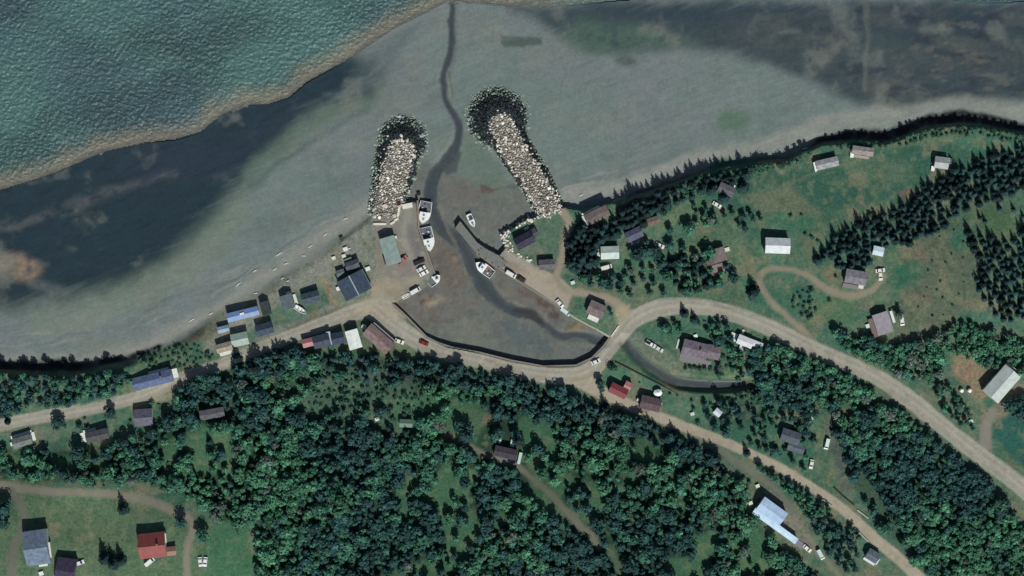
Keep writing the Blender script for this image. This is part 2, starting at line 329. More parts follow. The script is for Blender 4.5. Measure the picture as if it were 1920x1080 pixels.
paint([(640, 668), (780, 690), (830, 720), (760, 720), (690, 720)], (86, 98, 90), 12, op=.7)
paint([(400, 740), (470, 730), (500, 750), (420, 760)], (62, 98, 80), 8, op=.8)
# fields on the eastern side
paint([(1340, 300), (1560, 290), (1760, 270), (1920, 285), (1920, 330), (1760, 340), (1640, 380), (1540, 400), (1480, 400), (1360, 390), (1300, 370)], (56, 92, 78), 8)
paint([(1390, 370), (1480, 345), (1540, 400), (1500, 412), (1420, 390)], (98, 106, 86), 8, op=.85); paint([(1575, 300), (1690, 300), (1720, 330), (1660, 352), (1600, 330)], (84, 106, 86), 14, op=.8)
paint([(1490, 335), (1560, 318), (1640, 355), (1560, 388)], (50, 86, 74), 8, op=.7); paint(spline([(1400, 372, 7), (1480, 345, 6), (1560, 315, 5), (1660, 290, 4)]), (94, 106, 88), 4, op=.7, line=True)
blob(1700, 364, 18, 9, (104, 90, 80), -15, 6, .85); paint([(1700, 440), (1800, 420), (1830, 470), (1840, 560), (1760, 620), (1700, 610), (1680, 560), (1730, 500)], (88, 98, 82), 16, op=.85)
blob(1730, 475, 34, 14, (114, 106, 90), 15, 12, .7, .4); blob(1720, 560, 26, 12, (114, 106, 90), 10, 10, .7, .4); blob(1840, 572, 50, 10, (112, 108, 92), 5, 8, .7); blob(1880, 630, 50, 12, (106, 106, 92), 20, 8, .6)
blob(1700, 515, 34, 24, (46, 96, 74), -20, 12, .8); blob(1870, 415, 50, 18, (74, 102, 74), 10, 12, .8); blob(1800, 450, 20, 22, (52, 104, 84), 30, 10, .8); blob(1570, 580, 38, 32, (78, 108, 82), 0, 10, .9)
blob(1565, 514, 28, 12, (116, 110, 88), 20, 10, .75); blob(1450, 560, 60, 24, (54, 100, 82), 20, 14, .7); blob(1410, 540, 26, 14, (48, 104, 82), 20, 10, .7); blob(1390, 470, 20, 30, (98, 116, 92), -30, 10, .6)
blob(1470, 415, 60, 14, (60, 108, 84), 5, 10, .6); blob(1270, 410, 40, 16, (84, 112, 86), -20, 10, .7); blob(1160, 440, 60, 14, (80, 108, 92), -25, 10, .6); blob(1850, 270, 60, 14, (44, 104, 84), 5, 10, .6)
paint([(1786, 668), (1822, 664), (1870, 690), (1852, 735), (1830, 760), (1860, 790), (1850, 820), (1836, 770), (1812, 720), (1788, 700)], (140, 120, 100), 9, noise=.3); paint([(1858, 760), (1905, 715), (1940, 720), (1900, 760), (1865, 800), (1850, 832), (1838, 800)], (122, 116, 104), 7, op=.9)
paint([(1856, 806), (1870, 786), (1930, 770), (2100, 800), (2100, 900), (1930, 890)], (46, 92, 82), 5); blob(1760, 740, 30, 60, (92, 106, 92), -40, 12, .5)
paint([(1630, 750), (1690, 740), (1760, 820), (1830, 880), (1920, 960), (1920, 1010), (1840, 940), (1760, 870), (1690, 790)], (92, 98, 86), 14, op=.7); paint([(1590, 900), (1620, 910), (1700, 1000), (1740, 1080), (1690, 1060), (1620, 960)], (80, 106, 92), 10, op=.7)
# lower left lawns
paint([(-60, 915), (150, 920), (270, 935), (340, 965), (400, 985), (480, 985), (480, 1200), (-60, 1200)], (84, 109, 84), 8); paint([(380, 985), (480, 980), (490, 1200), (400, 1200)], (62, 108, 80), 14, op=.8); blob(150, 990, 90, 30, (86, 102, 78), 10, 22, .6); blob(455, 955, 40, 20, (96, 98, 84), 20, 10, .6)
# dunes, hamlet lawns and wharf yards
paint([(380, 640), (430, 572), (530, 515), (620, 465), (700, 400), (720, 390), (716, 420), (640, 480), (560, 520), (480, 570), (420, 610)], (120, 128, 118), 12, op=.9)
paint([(380, 660), (400, 600), (480, 556), (560, 506), (640, 452), (700, 400), (712, 520), (690, 560), (600, 600), (480, 650)], (128, 131, 122), 12, op=.9); paint([(500, 590), (545, 552), (606, 532), (624, 560), (596, 586), (540, 608), (500, 624), (450, 650), (440, 640)], (76, 108, 92), 6, op=.85); paint([(634, 500), (664, 482), (700, 500), (706, 540), (690, 552), (634, 545)], (92, 112, 98), 8, op=.85)
paint([(560, 602), (640, 576), (600, 604), (520, 640)], (98, 88, 80), 6, op=.8); paint(spline([(606, 520, 10), (616, 545, 9), (632, 572, 10)]), (142, 126, 104), 4, op=.9, line=True)
paint([(700, 420), (716, 384), (782, 380), (784, 425), (815, 513), (784, 546), (738, 568), (700, 580), (690, 560), (712, 520), (706, 470)], (126, 124, 117), 6, cls=7)
paint([(716, 392), (760, 382), (778, 390), (758, 420), (720, 418)], (112, 116, 106), 6, op=.7); paint(spline([(765, 390, 12), (760, 430, 14), (766, 480, 10)]), (142, 144, 132), 6, op=.7, line=True); paint([(768, 420), (782, 430), (800, 480), (780, 500), (770, 460)], (104, 104, 102), 6, op=.6)
blob(772, 530, 16, 10, (146, 144, 126), 0, 6, .8); blob(712, 500, 18, 34, (132, 130, 118), 20, 10, .8); blob(725, 545, 30, 20, (150, 142, 122), 0, 12, .9); blob(752, 490, 10, 12, (140, 108, 102), 0, 5, .7)
paint([(935, 480), (948, 464), (966, 478), (1005, 500), (1050, 520), (1075, 545), (1062, 582), (975, 528), (893, 474), (854, 428), (863, 415), (895, 455)], (154, 150, 138), 4, False, cls=7)
paint([(925, 482), (955, 474), (1000, 494), (1050, 520), (1075, 546), (1062, 578), (1000, 540)], (152, 148, 136), 5, cls=7); paint([(960, 500), (1000, 500), (1045, 525), (1070, 548), (1050, 565), (1000, 530)], (160, 151, 133), 8, op=.85); paint([(940, 480), (965, 492), (990, 510), (960, 508), (930, 490)], (132, 122, 108), 6, op=.7)
paint([(950, 440), (1000, 415), (1050, 395), (1070, 430), (1055, 480), (1030, 500), (990, 480), (955, 460)], (82, 106, 90), 8, op=.95); blob(1005, 470, 34, 12, (106, 110, 98), 25, 8, .7); blob(1022, 492, 22, 12, (96, 92, 88), 0, 6, .7)
paint([(1080, 575), (1110, 560), (1150, 570), (1170, 595), (1145, 628), (1066, 585)], (74, 106, 88), 6)
paint([(1200, 610), (1240, 600), (1320, 592), (1380, 620), (1400, 660), (1340, 690), (1280, 690), (1220, 650)], (66, 102, 84), 8); paint([(1170, 640), (1190, 622), (1230, 640), (1280, 680), (1310, 700), (1290, 706), (1220, 680)], (106, 118, 104), 6, op=.85); paint([(1440, 670), (1340, 700), (1380, 712), (1440, 712)], (92, 120, 96), 10, op=.8)
paint([(1130, 700), (1160, 685), (1290, 755), (1340, 760), (1330, 800), (1240, 775), (1140, 725)], (76, 112, 92), 6); paint([(1170, 742), (1240, 768), (1300, 800), (1280, 802), (1220, 780)], (120, 122, 104), 5, op=.8)
paint([(1340, 760), (1420, 740), (1500, 790), (1540, 850), (1500, 880), (1420, 850), (1350, 820)], (60, 100, 82), 10); blob(1400, 775, 34, 20, (46, 54, 60), 20, 12, .6)
paint([(1550, 790), (1570, 800), (1585, 890), (1600, 920), (1575, 925), (1556, 860)], (84, 88, 88), 7, op=.8)
paint([(1425, 912), (1460, 935), (1500, 965), (1525, 1010), (1545, 1050), (1500, 1030), (1470, 980)], (118, 116, 106), 6, op=.95); paint([(1300, 835), (1360, 850), (1420, 890), (1400, 910), (1340, 870)], (88, 104, 90), 8, op=.8)
paint([(840, 800), (870, 765), (905, 768), (935, 792), (900, 800), (870, 830), (850, 825)], (122, 114, 96), 6, op=.9); paint([(830, 805), (860, 770), (880, 790), (850, 820)], (92, 112, 88), 8, op=.6); blob(264, 825, 20, 12, (114, 106, 96), 20, 8, .7); blob(170, 800, 60, 14, (96, 116, 100), 0, 10, .6); blob(60, 815, 60, 10, (110, 122, 110), 0, 8, .5)
blob(285, 752, 40, 8, (150, 140, 118), -20, 6, .9); blob(100, 690, 80, 14, (30, 46, 42), 0, 8, .6); blob(380, 630, 40, 10, (88, 74, 72), -25, 8, .7); blob(1180, 385, 30, 8, (98, 80, 76), -20, 6, .7)
tex = (CLS == 0) & (V < 1115)   # every lawn and field is worn and patchy
fill(sst(.52, .72, fbm(U, V, 13, 151, 5)) * tex, (108, 120, 94), .5); fill(sst(.54, .74, fbm(U, V, 9, 157, 4)) * tex, (44, 78, 62), .38); fill(sst(.58, .74, fbm(U, V, 34, 163, 5)) * tex * (sdpoly(U, V, FOREST) < 0), (122, 120, 98), .55)
paint([(1562, 790), (1640, 755), (1700, 775), (1750, 830), (1820, 880), (1890, 950), (1925, 1010), (1925, 1085), (1745, 1085), (1650, 985), (1600, 910)], (46, 72, 58), 12, op=.7)
paint([(1400, 655), (1480, 650), (1600, 705), (1640, 740), (1570, 780), (1500, 780), (1440, 750), (1410, 700)], (48, 78, 62), 12, op=.6)
gap = sst(.60, .68, fbm(U, V, 85, 211, 3)) * sst(0, 12, sdpoly(U, V, FOREST)); fill(gap, (66, 104, 78), .8); fill(gap * sst(.5, .7, fbm(U, V, 14, 213, 4)), (94, 112, 84), .6)
# -- creeks
paint(CREEK, (66, 75, 79), 3, True, 1, 3, True); paint([(a, b, c * .45) for a, b, c in CREEK], (54, 62, 67), 4, op=.7, line=True)
paint([(842, 135, 3), (847, 165, 3), (849, 185, 2)], (92, 92, 70), 2, False, .8, line=True); paint([(820, 385, 7), (836, 415, 5), (860, 470, 4)], (112, 108, 98), 3, op=.7, line=True)
paint(spline([(965, 578, 9), (1000, 590, 12), (1020, 606, 9)]), (48, 46, 46), 4, op=.8, line=True)
paint(UPPER, (64, 73, 76), 5, .6, 1, 3, True, .35); paint([(a, b + 3, c * .3) for a, b, c in UPPER], (50, 58, 63), 4, op=.7, line=True)
# -- tracks and roads
TR = (128, 126, 112)
road([(1055, 395, 16), (1068, 420, 14), (1058, 460, 12), (1052, 490, 12), (1046, 520, 12), (1062, 545, 12), (1100, 552, 14), (1150, 566, 16), (1180, 590, 18)], (142, 134, 118), 4, 5)
road([(1506, 622, 12), (1470, 588, 11), (1440, 558, 11), (1426, 530, 12), (1430, 512, 11), (1450, 504, 10), (1490, 507, 10), (1525, 524, 12), (1560, 546, 14), (1600, 552, 14), (1635, 545, 12), (1655, 518, 12)], (132, 126, 110), 4, 5)
road([(1425, 520, 9), (1408, 498, 9), (1395, 475, 8)], (112, 114, 94), 4, 5, .8); road([(1500, 615, 14), (1520, 640, 18), (1535, 655, 20)], (138, 130, 112), 4, 5)
road([(-60, 905, 20), (10, 912, 18), (110, 922, 14), (200, 926, 15), (270, 938, 18), (330, 958, 16), (362, 985, 14), (352, 1030, 14), (352, 1120, 16)], TR, 5, 5)
road([(20, 920, 16), (38, 945, 15), (42, 985, 14), (25, 1030, 16), (20, 1100, 18)], (104, 108, 96), 5, 5)
road([(838, 812, 12), (880, 838, 11), (930, 862, 12), (972, 876, 12), (1015, 912, 11), (1050, 945, 11), (1085, 985, 14), (1108, 1005, 14), (1122, 1028, 10)], (106, 108, 94), 4, 5)
road([(1150, 1040, 14), (1165, 1075, 16)], (84, 102, 84), 6, 5, .8)
paint(spline([(985, 800, 4), (1050, 838, 5), (1110, 885, 5), (1180, 935, 5)]), (78, 112, 94), 3, op=.8, line=True)
road([(1300, 818, 12), (1350, 845, 12), (1400, 880, 12), (1450, 915, 11), (1490, 955, 10)], (108, 112, 100), 4, 5, .9)
road([(1520, 1010, 9), (1550, 1050, 9), (1580, 1090, 9)], (120, 120, 104), 4, 5, .8)
road([(1858, 775, 16), (1850, 808, 20), (1848, 835, 26)], (126, 124, 114), 5, 5)
RC = (153, 153, 142)
road([(-60, 812, 22), (0, 798, 22), (75, 783, 22), (150, 771, 20), (220, 756, 20), (280, 738, 22), (335, 712, 22), (400, 690, 20), (480, 657, 21), (560, 625, 24), (620, 602, 26), (680, 580, 30), (720, 575, 34)], RC)
road([(700, 580, 40), (740, 612, 36), (785, 640, 32), (840, 662, 28), (900, 677, 26), (960, 693, 27), (1020, 702, 30), (1075, 704, 32), (1110, 692, 34), (1132, 665, 31), (1160, 632, 30), (1188, 600, 32), (1230, 580, 32),
      (1280, 573, 30), (1340, 579, 29), (1400, 597, 30), (1460, 622, 30), (1520, 652, 30), (1580, 678, 30), (1640, 705, 30), (1700, 745, 31), (1760, 792, 31), (1830, 848, 31), (1880, 885, 32), (1960, 950, 33), (2300, 1230, 34)], RC)
road([(1085, 708, 34), (1120, 730, 26), (1165, 752, 21), (1220, 777, 20), (1280, 800, 19), (1340, 822, 18), (1400, 848, 17), (1460, 876, 17), (1520, 912, 17), (1560, 940, 18), (1600, 972, 20), (1650, 1018, 21), (1700, 1062, 22), (1780, 1140, 22)], (160, 153, 135))
paint([(690, 556), (740, 568), (764, 598), (724, 600), (680, 592), (640, 600), (650, 580)], (158, 151, 134), 8, op=.9); paint([(1150, 580), (1180, 575), (1186, 600), (1160, 612)], (158, 150, 124), 8, op=.9); paint([(1100, 690), (1130, 705), (1120, 730), (1070, 720)], (160, 153, 135), 8, op=.9)
for off, c in ((-5.5, (132, 130, 118)), (5.5, (136, 133, 120)), (0, (166, 162, 146)), (-11, (164, 160, 144)), (10, (128, 128, 112))):   # wheel tracks
    for base in ([(700, 580), (740, 612), (785, 640), (840, 662), (900, 677), (960, 693), (1020, 702), (1075, 704), (1110, 692), (1132, 665), (1160, 632), (1188, 600), (1230, 580), (1280, 573), (1340, 579), (1400, 597), (1460, 622), (1520, 652), (1580, 678), (1640, 705), (1700, 745), (1760, 792), (1830, 848), (1880, 885), (1960, 950)],
                 [(-20, 803), (75, 783), (150, 771), (220, 756), (280, 738), (335, 712), (400, 690), (480, 657), (560, 625), (620, 602), (680, 580)]):
        p = spline([(a, b, 4) for a, b in base]); d = np.gradient(p[:, :2], axis=0); nn = np.stack([-d[:, 1], d[:, 0]], 1) / np.hypot(d[:, 0], d[:, 1])[:, None]
        p[:, :2] += nn * off; paint(p, c, 2.5, False, .55, line=True, noise=.5)
paint([(915, 678, 8), (950, 690, 8), (975, 700, 3)], (120, 116, 102), 5, op=.6, line=True)
paint(spline([(1240, 566, 5), (1300, 560, 5), (1380, 577, 5), (1450, 602, 5), (1540, 642, 5), (1650, 694, 5)]), (104, 110, 98), 3, op=.5, line=True)
rdm = CLS == 4; fill(rdm * sst(.5, .75, fbm(U, V, 10, 171, 5)), (136, 133, 120), .5); fill(rdm * sst(.58, .78, fbm(U, V, 5, 173, 3)), (172, 167, 150), .5)
yd = CLS == 7; fill(yd * sst(.5, .72, fbm(U, V, 16, 177, 5)), (110, 111, 104), .28); fill(yd * sst(.56, .74, fbm(U, V, 9, 179, 4)), (156, 150, 134), .5)
bd = CLS == 6; fill(bd * sst(.5, .7, fbm(U, V, 14, 181, 5)), (84, 90, 88), .5); fill(bd * sst(.56, .72, fbm(U, V, 8, 183, 4)), (126, 118, 106), .4)
# -- stone beds under the breakwaters, then the water
z1, z2 = mound(U, V); rk = np.maximum(z1, z2) > ZG - .7; rk = rk & ((np.maximum(z1, z2) - .55) >= ZG - .02); fill(rk * 1.0, (58, 66, 70))
for ax_, ed_ in ((LW_AX, 26), (RW_AX, 23)): fill(sst(3, -3, along(U, V, ax_)[0] - ed_) * rk, (118, 116, 110))
CLS[sea] = 1
def sea_tint(U, V, sea_sd):
    q = sst(.35, .7, fbm(U, V, 240, 81, 3))[..., None]; c = lin((76, 110, 107)) * (1 - q) + lin((69, 96, 101)) * q
    b = sst(.4, .75, fbm(U * .8 + V * .5, V * 1.2 - U * .3, 90, 83, 4))[..., None]; c = c * (1 - .3 * b)
    fr = sst(50, -4, sea_sd + 26 * (fbm(U, V, 30, 51, 4) - .5)) * sst(1250, 900, U)
    c = c * (1 - .8 * fr[..., None]) + lin((132, 125, 108)) * .8 * fr[..., None]; e = (sst(11, 0, sea_sd + 8 * (fbm(U, V, 16, 53, 3) - .5)) * sst(1250, 900, U))[..., None]
    return c * (1 - .6 * e) + lin((66, 74, 76)) * .6 * e
sc_ = sea_tint(U, V, sea_sd)
C[sea] = sc_[sea]; ZS = np.where(sea, .05, ZG)
k_ = PX * (H - ZS) / H
XYZ = np.stack([(U - 960) * k_, (540 - V) * k_, ZS], -1).reshape(-1, 3)
rip = (CLS == 2)[..., None] * ((fbm(U * .4 + V * .5, V * 1.5 + U * .45, 5, 191, 3) - .5) * .22 + (hsh((U / 2).astype(np.int64) + 9000, (V / 2).astype(np.int64) + 9000, 7) - .5) * .09)[..., None]
gr = rip + (1 + .10 * (fbm(U, V, 5, 91, 2) - .5) + .16 * (fbm(U, V, 14, 97, 3) - .5))[..., None]
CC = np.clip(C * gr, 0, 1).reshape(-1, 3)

def put(name, verts, faces, mats, parent=None, fmat=None, smooth=False, tint=None, vloops=None):
    """one mesh object from arrays; faces is an (n, k) array or a list of tuples"""
    me = bpy.data.meshes.new(name)
    if isinstance(faces, np.ndarray):
        n, k = faces.shape
        me.vertices.add(len(verts)); me.vertices.foreach_set('co', np.asarray(verts, np.float32).ravel())
        me.loops.add(n * k); me.loops.foreach_set('vertex_index', faces.astype(np.int32).ravel())
        me.polygons.add(n); me.polygons.foreach_set('loop_start', np.arange(0, n * k, k, dtype=np.int32))
        me.update(calc_edges=True)
    else:
        me.from_pydata([tuple(v) for v in verts], [], [tuple(f) for f in faces]); me.update()
    for m in (mats if isinstance(mats, (list, tuple)) else [mats]): me.materials.append(m)
    if fmat is not None: me.polygons.foreach_set('material_index', np.asarray(fmat, np.int32))
    if smooth: me.polygons.foreach_set('use_smooth', np.ones(len(me.polygons), bool))
    if tint is not None:
        a = me.color_attributes.new('tint', 'FLOAT_COLOR', 'POINT')
        a.data.foreach_set('color', np.concatenate([np.asarray(tint, np.float32), np.ones((len(tint), 1), np.float32)], 1).ravel())
    o = bpy.data.objects.new(name, me); COL.objects.link(o)
    if parent is not None: o.parent = parent
    return o

nr, ncol = shp
idx = np.arange(nr * ncol).reshape(shp)
quads = np.stack([idx[1:, :-1], idx[1:, 1:], idx[:-1, 1:], idx[:-1, :-1]], -1).reshape(-1, 4)
fc = CLS[:-1, :-1].reshape(-1).copy()
inner = ((U > -31) & (U < 1949) & (V > -31) & (V < 376))[:-1, :-1].reshape(-1); fc[(fc == 1) & inner] = 9
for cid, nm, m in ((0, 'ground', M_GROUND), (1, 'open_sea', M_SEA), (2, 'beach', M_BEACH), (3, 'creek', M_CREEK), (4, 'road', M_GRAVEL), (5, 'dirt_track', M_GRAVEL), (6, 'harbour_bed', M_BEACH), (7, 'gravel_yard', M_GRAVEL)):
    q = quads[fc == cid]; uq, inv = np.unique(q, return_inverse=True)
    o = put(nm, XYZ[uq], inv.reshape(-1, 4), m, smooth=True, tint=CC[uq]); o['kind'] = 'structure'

fu, fv = np.meshgrid(np.arange(-30, 1951, 1.25), np.arange(-30, 380, 1.25)); fsd = sdpoly(fu + .4 * 16 * (0), fv, SEA)
wu_ = fu * .83 + fv * .55; wv_ = fv * .83 - fu * .55
wav = (fbm(wu_ * .9, wv_, 3.9, 311, 2) - .5) * (.7 + .6 * fbm(fu, fv, 30, 313, 3)) + (fbm(wu_ * .6, wv_, 24, 317, 2) - .5) * .25
wav = wav * sst(-2, 26, fsd) * (.75 + .5 * fbm(fu, fv, 160, 331, 2))
fz = .06 + wav * .95 + .02 * sst(0, 10, fsd); fk = PX * (H - fz) / H; fx_ = np.stack([(fu - 960) * fk, (540 - fv) * fk, fz], -1).reshape(-1, 3)
fi = np.arange(fu.size).reshape(fu.shape); fq = np.stack([fi[1:, :-1], fi[1:, 1:], fi[:-1, 1:], fi[:-1, :-1]], -1).reshape(-1, 4); fq = fq[(fsd[:-1, :-1] > -5).reshape(-1)]
uq, inv = np.unique(fq, return_inverse=True)
o = put('sea', fx_[uq], inv.reshape(-1, 4), M_SEA, smooth=True, tint=sea_tint(fu, fv, fsd).reshape(-1, 3)[uq]); o['kind'] = 'structure'

# ------------------------------------------------------------------ builders for things
class MB:
    def __init__(s): s.v = []; s.f = []; s.m = []
    def add(s, vs, fs, mi=0):
        b = len(s.v); s.v += [tuple(v) for v in vs]; s.f += [tuple(i + b for i in f) for f in fs]; s.m += [mi] * len(fs); return s
    def box(s, cx, cy, z0, lx, ly, h, mi=0, ang=0, taper=1.0):
        c, n = math.cos(ang), math.sin(ang); vs = []
        for z, k in ((z0, 1.0), (z0 + h, taper)):
            for a, b in ((-1, -1), (1, -1), (1, 1), (-1, 1)):
                x, y = a * lx / 2 * k, b * ly / 2 * k; vs.append((cx + x * c - y * n, cy + x * n + y * c, z))
        return s.add(vs, [(3, 2, 1, 0), (4, 5, 6, 7), (0, 1, 5, 4), (1, 2, 6, 5), (2, 3, 7, 6), (3, 0, 4, 7)], mi)
    def extrude(s, prof, x0, x1, mi=0):
        """a (y, z) outline drawn out along x"""
        n = len(prof); vs = [(x0, y, z) for y, z in prof] + [(x1, y, z) for y, z in prof]
        return s.add(vs, [tuple(range(n))[::-1], tuple(range(n, 2 * n))] + [(i, (i + 1) % n, n + (i + 1) % n, n + i) for i in range(n)], mi)
    def cyl(s, cx, cy, z0, r, h, n=10, mi=0, r2=None):
        r2 = r if r2 is None else r2; vs = []
        for z, q in ((z0, r), (z0 + h, r2)): vs += [(cx + q * math.cos(2 * math.pi * i / n), cy + q * math.sin(2 * math.pi * i / n), z) for i in range(n)]
        return s.add(vs, [tuple(range(n))[::-1], tuple(range(n, 2 * n))] + [(i, (i + 1) % n, n + (i + 1) % n, n + i) for i in range(n)], mi)
    def tube(s, p, q, r, n=6, mi=0, r2=None):
        p, q = Vector(p), Vector(q); d = (q - p).normalized(); a = d.orthogonal().normalized(); b = d.cross(a); r2 = r if r2 is None else r2; vs = []
        for c, k in ((p, r), (q, r2)): vs += [tuple(c + (a * math.cos(2 * math.pi * i / n) + b * math.sin(2 * math.pi * i / n)) * k) for i in range(n)]
        return s.add(vs, [tuple(range(n))[::-1], tuple(range(n, 2 * n))] + [(i, (i + 1) % n, n + (i + 1) % n, n + i) for i in range(n)], mi)
    def build(s, name, mats, parent=None, smooth=False): return put(name, s.v, s.f, mats, parent, s.m, smooth)

def thing(name, label, cat, u, v, ang=0, group=None, dz=0.0, z=None):
    """an Empty at a photo position; ang is clockwise in the photo"""
    p = P3(u, v, dz)
    if z is not None: k = PX * (H - z) / H; p = Vector(((u - 960) * k, (540 - v) * k, z))
    e = bpy.data.objects.new(name, None); COL.objects.link(e); e.location = p; e.rotation_euler = (0, 0, -math.radians(ang)); e.empty_display_size = .5
    e['label'] = label; e['category'] = cat
    if group: e['group'] = group
    return e
def tag(o, label, cat, group=None):
    o['label'] = label; o['category'] = cat
    if group: o['group'] = group
    return o

GLASS = mat('window_glass', (.02, .025, .03), .12, .05, 1, .6)
DOORM = mat('painted_door', (.12, .09, .07), .6, .1)
TRIM = mat('white_trim', (.7, .71, .69), .6, .06, 2)
CHIM = mat('chimney_brick', (.22, .12, .09), .9, .2, 4)
CONC = mat('concrete', (.40, .39, .35), .9, .14, 1.2)
def roofm(c, kind):
    if kind == 'metal': return cmat('ribbed_metal_roof', c, rough=.5, var=.16, scale=.5, wave=('X', 2.1, .22), spec=.35)
    return cmat('shingle_roof', c, rough=.9, var=.30, scale=.7, wave=('Y', 3.5, .16, 1.5), spec=.2)
def wallm(c): return cmat('clapboard_wall', c, rough=.8, var=.08, scale=1, wave=('Z', 4, .15))

def gable(par, x, y, L, Wd, he, pitch, roof, wall, ang=0, base=-1.5, openings=True, chim=False, flip=False):
    """a gabled block as wall, roof, windows and a door under the Empty par; local metres"""
    hold = par
    c, n = math.cos(ang), math.sin(ang)
    def T(mb): mb.v = [(x + a * c - b * n, y + a * n + b * c, z) for a, b, z in mb.v]; return mb
    ov = .28; l, w = L - 2 * ov, Wd - 2 * ov; tp = math.tan(math.radians(pitch)); hr = he + w / 2 * tp
    b = MB(); b.extrude([(-w / 2, base), (w / 2, base), (w / 2, he), (0, hr), (-w / 2, he)], -l / 2, l / 2); T(b).build('wall', wall, hold)
    t = .16; e = ov * tp; b = MB()
    b.extrude([(-Wd / 2, he - e), (0, hr), (Wd / 2, he - e), (Wd / 2, he - e + t), (0, hr + t + .03), (-Wd / 2, he - e + t)], -L / 2, L / 2)
    r = T(b).build('roof', roof, hold)
    b = MB(); b.box(0, 0, hr + t - .05, L + .04, .24, .11); T(b).build('ridge_cap', roof, r)
    if chim: b = MB(); b.box(L * .22, .4, hr - 1.0, .75, .75, 1.9); b.box(L * .22, .4, hr + .9, .9, .9, .12); T(b).build('chimney', CHIM, r)
    if openings and he > 1.9:
        for sy in (-1, 1):
            k = max(2, int(l / 3.2)); door_at = k // 2 if sy < 0 else -1
            for i in range(k):
                xx = -l / 2 + (i + .5) * l / k
                if i == door_at:
                    b = MB(); b.box(xx, sy * (w / 2 + .03), 0, .95, .09, 2.0); d = T(b).build('door', DOORM, hold)
                else:
                    b = MB(); b.box(xx, sy * (w / 2 + .025), .95, 1.15, .08, 1.05); f = T(b).build('window', TRIM, hold)
                    b = MB(); b.box(xx, sy * (w / 2 + .05), 1.02, .98, .08, .9); T(b).build('pane', GLASS, f)
    return r
def deck(par, name, x, y, lx, ly, h, m, ang=0, base=-1.2, rails=False):
    b = MB(); b.box(x, y, base, lx, ly, h - base, 0, ang)
    if rails:
        c, n = math.cos(ang), math.sin(ang)
        for sx, sy, ax, ay in ((0, -1, lx, .12), (0, 1, lx, .12), (-1, 0, .12, ly), (1, 0, .12, ly)):
            px, py = sx * (lx - .12) / 2, sy * (ly - .12) / 2; b.box(x + px * c - py * n, y + px * n + py * c, h - .01, ax - .02, ay - .02, .75, 0, ang)
    return b.build(name, m, par)

WHITEW = (205, 208, 200); GREYW = (120, 118, 112)
